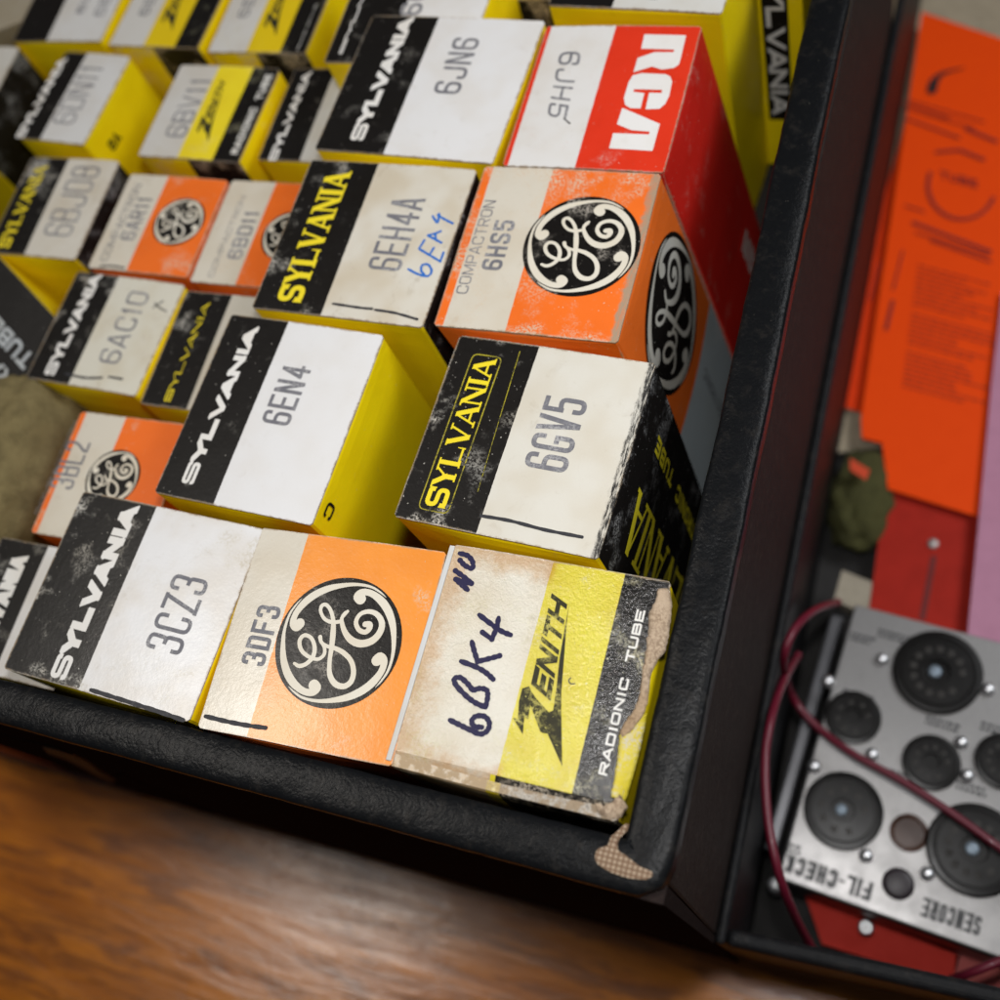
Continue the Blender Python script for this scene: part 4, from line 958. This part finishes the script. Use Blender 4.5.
sheet('pink_sheet', [(1003, 290), (1120, 300), (1100, 700), (964, 670), (979, 520), (992, 380)], -181, plain('pink', (.55, .24, .36), .65, var=.15, seed=25), 'mauve pink sheet at the right edge over the orange one', 'paper', curl=.3)
sheet('card_scrap', [(842, 570), (872, 582), (868, 615), (834, 600)], -176, plain('scrap', (.38, .33, .25), .7, var=.3, seed=26), 'small beige card scrap sticking out above the tube tester', 'card', th=8)
c = at(862, 497, -186)
o = blob('crumpled_cloth', (c.x, c.y, c.z - 4), (12, 20, 9), plain('olive', (.065, .062, .014), .9, bump=.5, bscale=300, var=.6, seed=8, bdist=.002), 9, .2, e=2.2, n=24)
tag(o, 'crumpled dark olive cloth in the lid beside the red folder', 'cloth')
sheet('paper_scrap', [(850, 458), (870, 470), (866, 480), (850, 470)], -176, plain('neon3', (.65, .06, .012), .7), 'tiny orange paper scrap lying on the olive cloth', 'paper')
sheet('red_booklet', [(805, 895), (960, 955), (952, 984), (822, 944)], -190, plain('redbook', (.62, .035, .02), .55, spec=.1, var=.2, seed=27), 'red booklet under the front edge of the tube tester', 'booklet', th=5)
sheet('pink_booklet', [(957, 945), (1080, 985), (1080, 1018), (953, 985)], -190, plain('pinkbook', (.5, .11, .10), .55, spec=.1, var=.2, seed=28), 'salmon booklet beside the red one at the bottom right', 'booklet', th=5)

# ---- tube tester
TT = -163
tz = Vector(at(900, 760, TT)); tA = .0
q = [at(840, 600, TT), at(1000, 640, TT), at(778, 878, TT), at(1000, 960, TT)]
vx = (q[1] - q[0]) + (q[3] - q[2]); ang = math.atan2(vx.y, vx.x)
tester = empty('tube_tester', (q[2].x, q[2].y, TT), ang); tag(tester, 'grey metal tube and filament tester with black sockets and bright pins', 'tester')
def tl(px, py, h=TT):
    p = at(px, py, h) - Vector((q[2].x, q[2].y, TT)); c_, s_ = math.cos(-ang), math.sin(-ang); return (p.x * c_ - p.y * s_, p.x * s_ + p.y * c_)
W = 150; D = tl(840, 600)[1]
METAL = plain('tester_metal', (.33, .32, .315), .36, .55, var=.3, seed=31, bump=.1, bscale=2000)
m = MB(); m.box(-.5, W, -.5, D, -30, -1.6); m.build('housing', plain('housing', (.015, .015, .017), .4, var=.2), tester, bevel=1)
m = MB(); m.box(0, W, 0, D, -1.5, 0); m.build('face_plate', METAL, tester, bevel=.6, seg=3)
m = MB(); m.box(-7.5, -3.0, 8, D - 3, -26, -8); m.build('side_rail', plain('rail', (.16, .16, .17), .35, .6), tester, bevel=1)
SOK = plain('socket_bakelite', (.007, .006, .0055), .32, spec=.3)
HOLE = plain('socket_hole', (.003, .003, .003), .8)
PIN = plain('pin_metal', (.95, .95, .96), .42, 1.)
mm = lambda px: px / 1134. * 395
def socket(px, py, r, key, name, holes):
    x, y = tl(px, py); m = MB(); R_ = mm(r)
    m.lathe(x, y, [(R_, .05), (R_, 1.2), (R_ * .95, 1.7), (R_ * .86, 1.8), (R_ * .84, 1.5), (R_ * .80, 1.5), (R_ * .78, 1.9), (R_ * .30, 2.0), (R_ * .28, .9)], 40)
    s = m.build(name, SOK, tester, smooth=False)
    m = MB()
    for k in range(holes):
        a = 2 * math.pi * (k + .5) / (holes + (1 if holes > 6 else 0)); m.lathe(x + R_ * .54 * math.cos(a), y + R_ * .54 * math.sin(a), [(R_ * .085, 1.9), (R_ * .085, 2.12), (R_ * .055, 2.16)], 12)
    m.build('pin_holes', plain('contact', (.02, .017, .014), .5, .3), s)
    if key:
        m = MB(); m.lathe(x - R_ * .05, y, [(R_ * .15, .9), (R_ * .15, 1.5), (R_ * .1, 1.7)], 20); m.build('centre_key', plain('keymetal', (.22, .27, .32), .5, .5), s, smooth=True)  # blue tint of the key paints in the highlight at the socket centre
for (px, py, r, k, h) in ((937, 673, 41, 1, 12), (843, 811, 36, 1, 8), (974, 850, 41, 1, 12), (853, 718, 26, 0, 7), (931, 763, 26, 0, 9), (1004, 762, 26, 0, 9)): socket(px, py, r, k, 'tube_socket', h)
x, y = tl(909, 833); m = MB(); m.lathe(x, y, [(mm(17), .05), (mm(17), .6), (mm(14), .8), (mm(13), .2)], 30); m.build('indicator_lens', plain('lens', (.07, .03, .018), .25), tester)
x, y = tl(898, 884); m = MB(); m.lathe(x, y, [(mm(14), .05), (mm(14), 1.2), (mm(10), 1.6)], 30); m.build('button', plain('button', (.02, .012, .016), .4), tester, smooth=True)
for px, py in ((882, 660), (828, 682), (988, 690), (961, 743), (967, 776), (872, 755), (814, 767), (866, 856), (927, 874), (1010, 905)):
    x, y = tl(px, py); m = MB(); m.lathe(x, y, [(2.3 * math.cos(t * .16), .5 + 2.3 * math.sin(t * .16)) for t in range(10)], 16); m.build('contact_stud', PIN, tester, smooth=True)
INK = plain('tester_ink', (.03, .03, .032), .5)
def tword(txt, A, B, t=.16, rot=True, **k):
    a = tl(*A); c = tl(*B); L = a[0] - c[0]; H = a[1] - c[1]
    vs, fs = union(xf(text_polys(txt, L, H, t, **k), lambda u, v: (a[0] - u, a[1] - v)))
    mesh('lettering', [(v.x, v.y, .08) for v in vs], [tuple(i) for i in fs], INK, tester)
tword('FIL-CHECK', (874, 883), (783, 871), .22, gap=.25)
tword('SENCORE', (983, 917), (920, 916), .2, gap=.25)
for A, B in (((872, 700), (842, 695)), ((955, 727), (925, 722)), ((910, 640), (878, 632)), ((1000, 730), (980, 728)), ((985, 792), (955, 790)), ((870, 640), (850, 637)), ((915, 780), (885, 776)), ((800, 850), (790, 842))):
    a = tl(*A); c = tl(*B); rr_ = random.Random(A[0]); pol = []
    for row in range(2):
        x = c[0]
        while x < a[0]:
            w = .6 + rr_.random() * 1.2; pol.append([(x, a[1] - row * 1.7), (x + w, a[1] - row * 1.7), (x + w, a[1] - row * 1.7 + 1.1), (x, a[1] - row * 1.7 + 1.1)]); x += w + .5
    vs, fs = union(pol); mesh('scale_marks', [(v.x, v.y, .08) for v in vs], [tuple(i) for i in fs], INK, tester)
# ---- test lead
RW = plain('red_rubber', (.13, .006, .02), .45, coat=.1)
pts = [(1045, 880, -150), (1000, 848, -150), (950, 812, -151), (900, 780, -152), (850, 752, -153), (812, 722, -155), (790, 692, -150), (784, 660, -116), (794, 630, -112), (815, 610, -125), (838, 602, -160)]
w1 = tube('test_lead', [at(x, y, z) - Vector((q[2].x, q[2].y, TT)) for x, y, z in pts], 1.3, RW); w1.location = Vector((q[2].x, q[2].y, TT)) * S
tag(w1, 'dark red rubber test lead crossing the face of the tube tester', 'cable', 'red test leads of the tester')
pts = [(798, 655, -150), (784, 680, -125), (772, 715, -108), (765, 760, -106), (768, 820, -106), (778, 870, -108), (790, 905, -120), (806, 938, -150), (822, 960, -170), (850, 968, -186), (890, 979, -184), (930, 984, -168), (970, 973, -150), (1030, 948, -148)]
w2 = tube('test_lead', [at(x, y, z) - Vector((q[2].x, q[2].y, TT)) for x, y, z in pts], 1.3, RW); w2.location = Vector((q[2].x, q[2].y, TT)) * S
tag(w2, 'dark red rubber test lead hanging round the left side and front of the tester', 'cable', 'red test leads of the tester')
p = at(775, 884, -178); m = MB(); m.lathe(0, 0, [(3, -8), (3, -1), (2, 0)], 16, 0); s = m.build('metal_stud', PIN, None, smooth=True); s.location = Vector((p.x, p.y, p.z)) * S; tag(s, 'bright metal stud left of the front corner of the tester', 'stud')
p = at(866, 927, -182); m = MB(); m.lathe(0, 0, [(2.6, -4), (2.6, -1), (1.6, 0), (1.0, -.6)], 16, 0); s = m.build('metal_eyelet', PIN, None, smooth=True); s.location = Vector((p.x, p.y, p.z)) * S; tag(s, 'small metal eyelet on the red booklet in front of the tester', 'eyelet')

# ------------------------------------------------------------------ table
m_, nt, b_ = newmat('table_wood'); v, o = vecmap(nt, 3, (1, 7, 1))
rot = N(nt, 'ShaderNodeVectorRotate', rotation_type='Z_AXIS'); rot.inputs['Angle'].default_value = .0
g1 = noise(nt, v, 14, 6, .6, 1.5); g2 = noise(nt, v, 24, 5, .7, .6)
v2, _o = vecmap(nt, 5, (1, 22, 1)); g3 = noise(nt, v2, 45, 3, .6)
c = mix(nt, ramp(nt, g1, .35, .68), (.37, .108, .006), (.57, .185, .010)); c = mix(nt, math_(nt, 'MULTIPLY', ramp(nt, g2, .47, .62), .75), c, (.17, .047, .005))
c = mix(nt, math_(nt, 'MULTIPLY', ramp(nt, g3, .58, .68), .45), c, (.17, .055, .01)); nt.links.new(c, b_.inputs['Base Color'])
nt.links.new(math_(nt, 'ADD', math_(nt, 'MULTIPLY', g2, .10), .19), b_.inputs['Roughness'])
bp = N(nt, 'ShaderNodeBump'); bp.inputs['Strength'].default_value = .35; bp.inputs['Distance'].default_value = .0005
nt.links.new(math_(nt, 'ADD', math_(nt, 'MULTIPLY', g3, .6), math_(nt, 'MULTIPLY', g1, 2.)), bp.inputs['Height']); nt.links.new(bp.outputs[0], b_.inputs['Normal'])
b_.inputs['Specular IOR Level'].default_value = .55
m = MB(); m.box(-1200, 1000, -900, 1200, -30, 0); t = m.build('table_top', m_, None, bevel=2); t.location = (0, 0, (TZ - .3) * S); tag(t, kind='structure')

# ------------------------------------------------------------------ light
w = bpy.data.worlds.new('World'); scn.world = w; w.use_nodes = True
w.node_tree.nodes['Background'].inputs[0].default_value = (.86, .93, 1.0, 1); w.node_tree.nodes['Background'].inputs[1].default_value = .035
def area(name, loc_, tgt, sx, sy, e, col):
    l = bpy.data.lights.new(name, 'AREA'); l.shape = 'RECTANGLE'; l.size = sx * S; l.size_y = sy * S; l.energy = e; l.color = col
    o = bpy.data.objects.new(name, l); COL.objects.link(o); o.location = Vector(loc_) * S
    o.rotation_euler = (Vector(tgt) - Vector(loc_)).to_track_quat('-Z', 'Y').to_euler(); return o
area('camera_flash', (-6, 46, 252), (-110, 100, 0), 34, 18, .50, (1, .99, .98))
area('ceiling_lamp', (-640, 96, 900), (-160, 60, -100), 150, 36, 4.4, (1, .94, .86))
area('lid_fill_light', (400, 430, 450), (60, 150, -180), 420, 200, 3.2, (.96, .98, 1))  # fill light added to brighten the lid contents, not a real source
scn.view_settings.view_transform = 'Standard'; scn.view_settings.look = 'None'; scn.view_settings.exposure = 0; scn.view_settings.gamma = 1
scn.render.engine = 'CYCLES'; scn.cycles.use_denoising = True
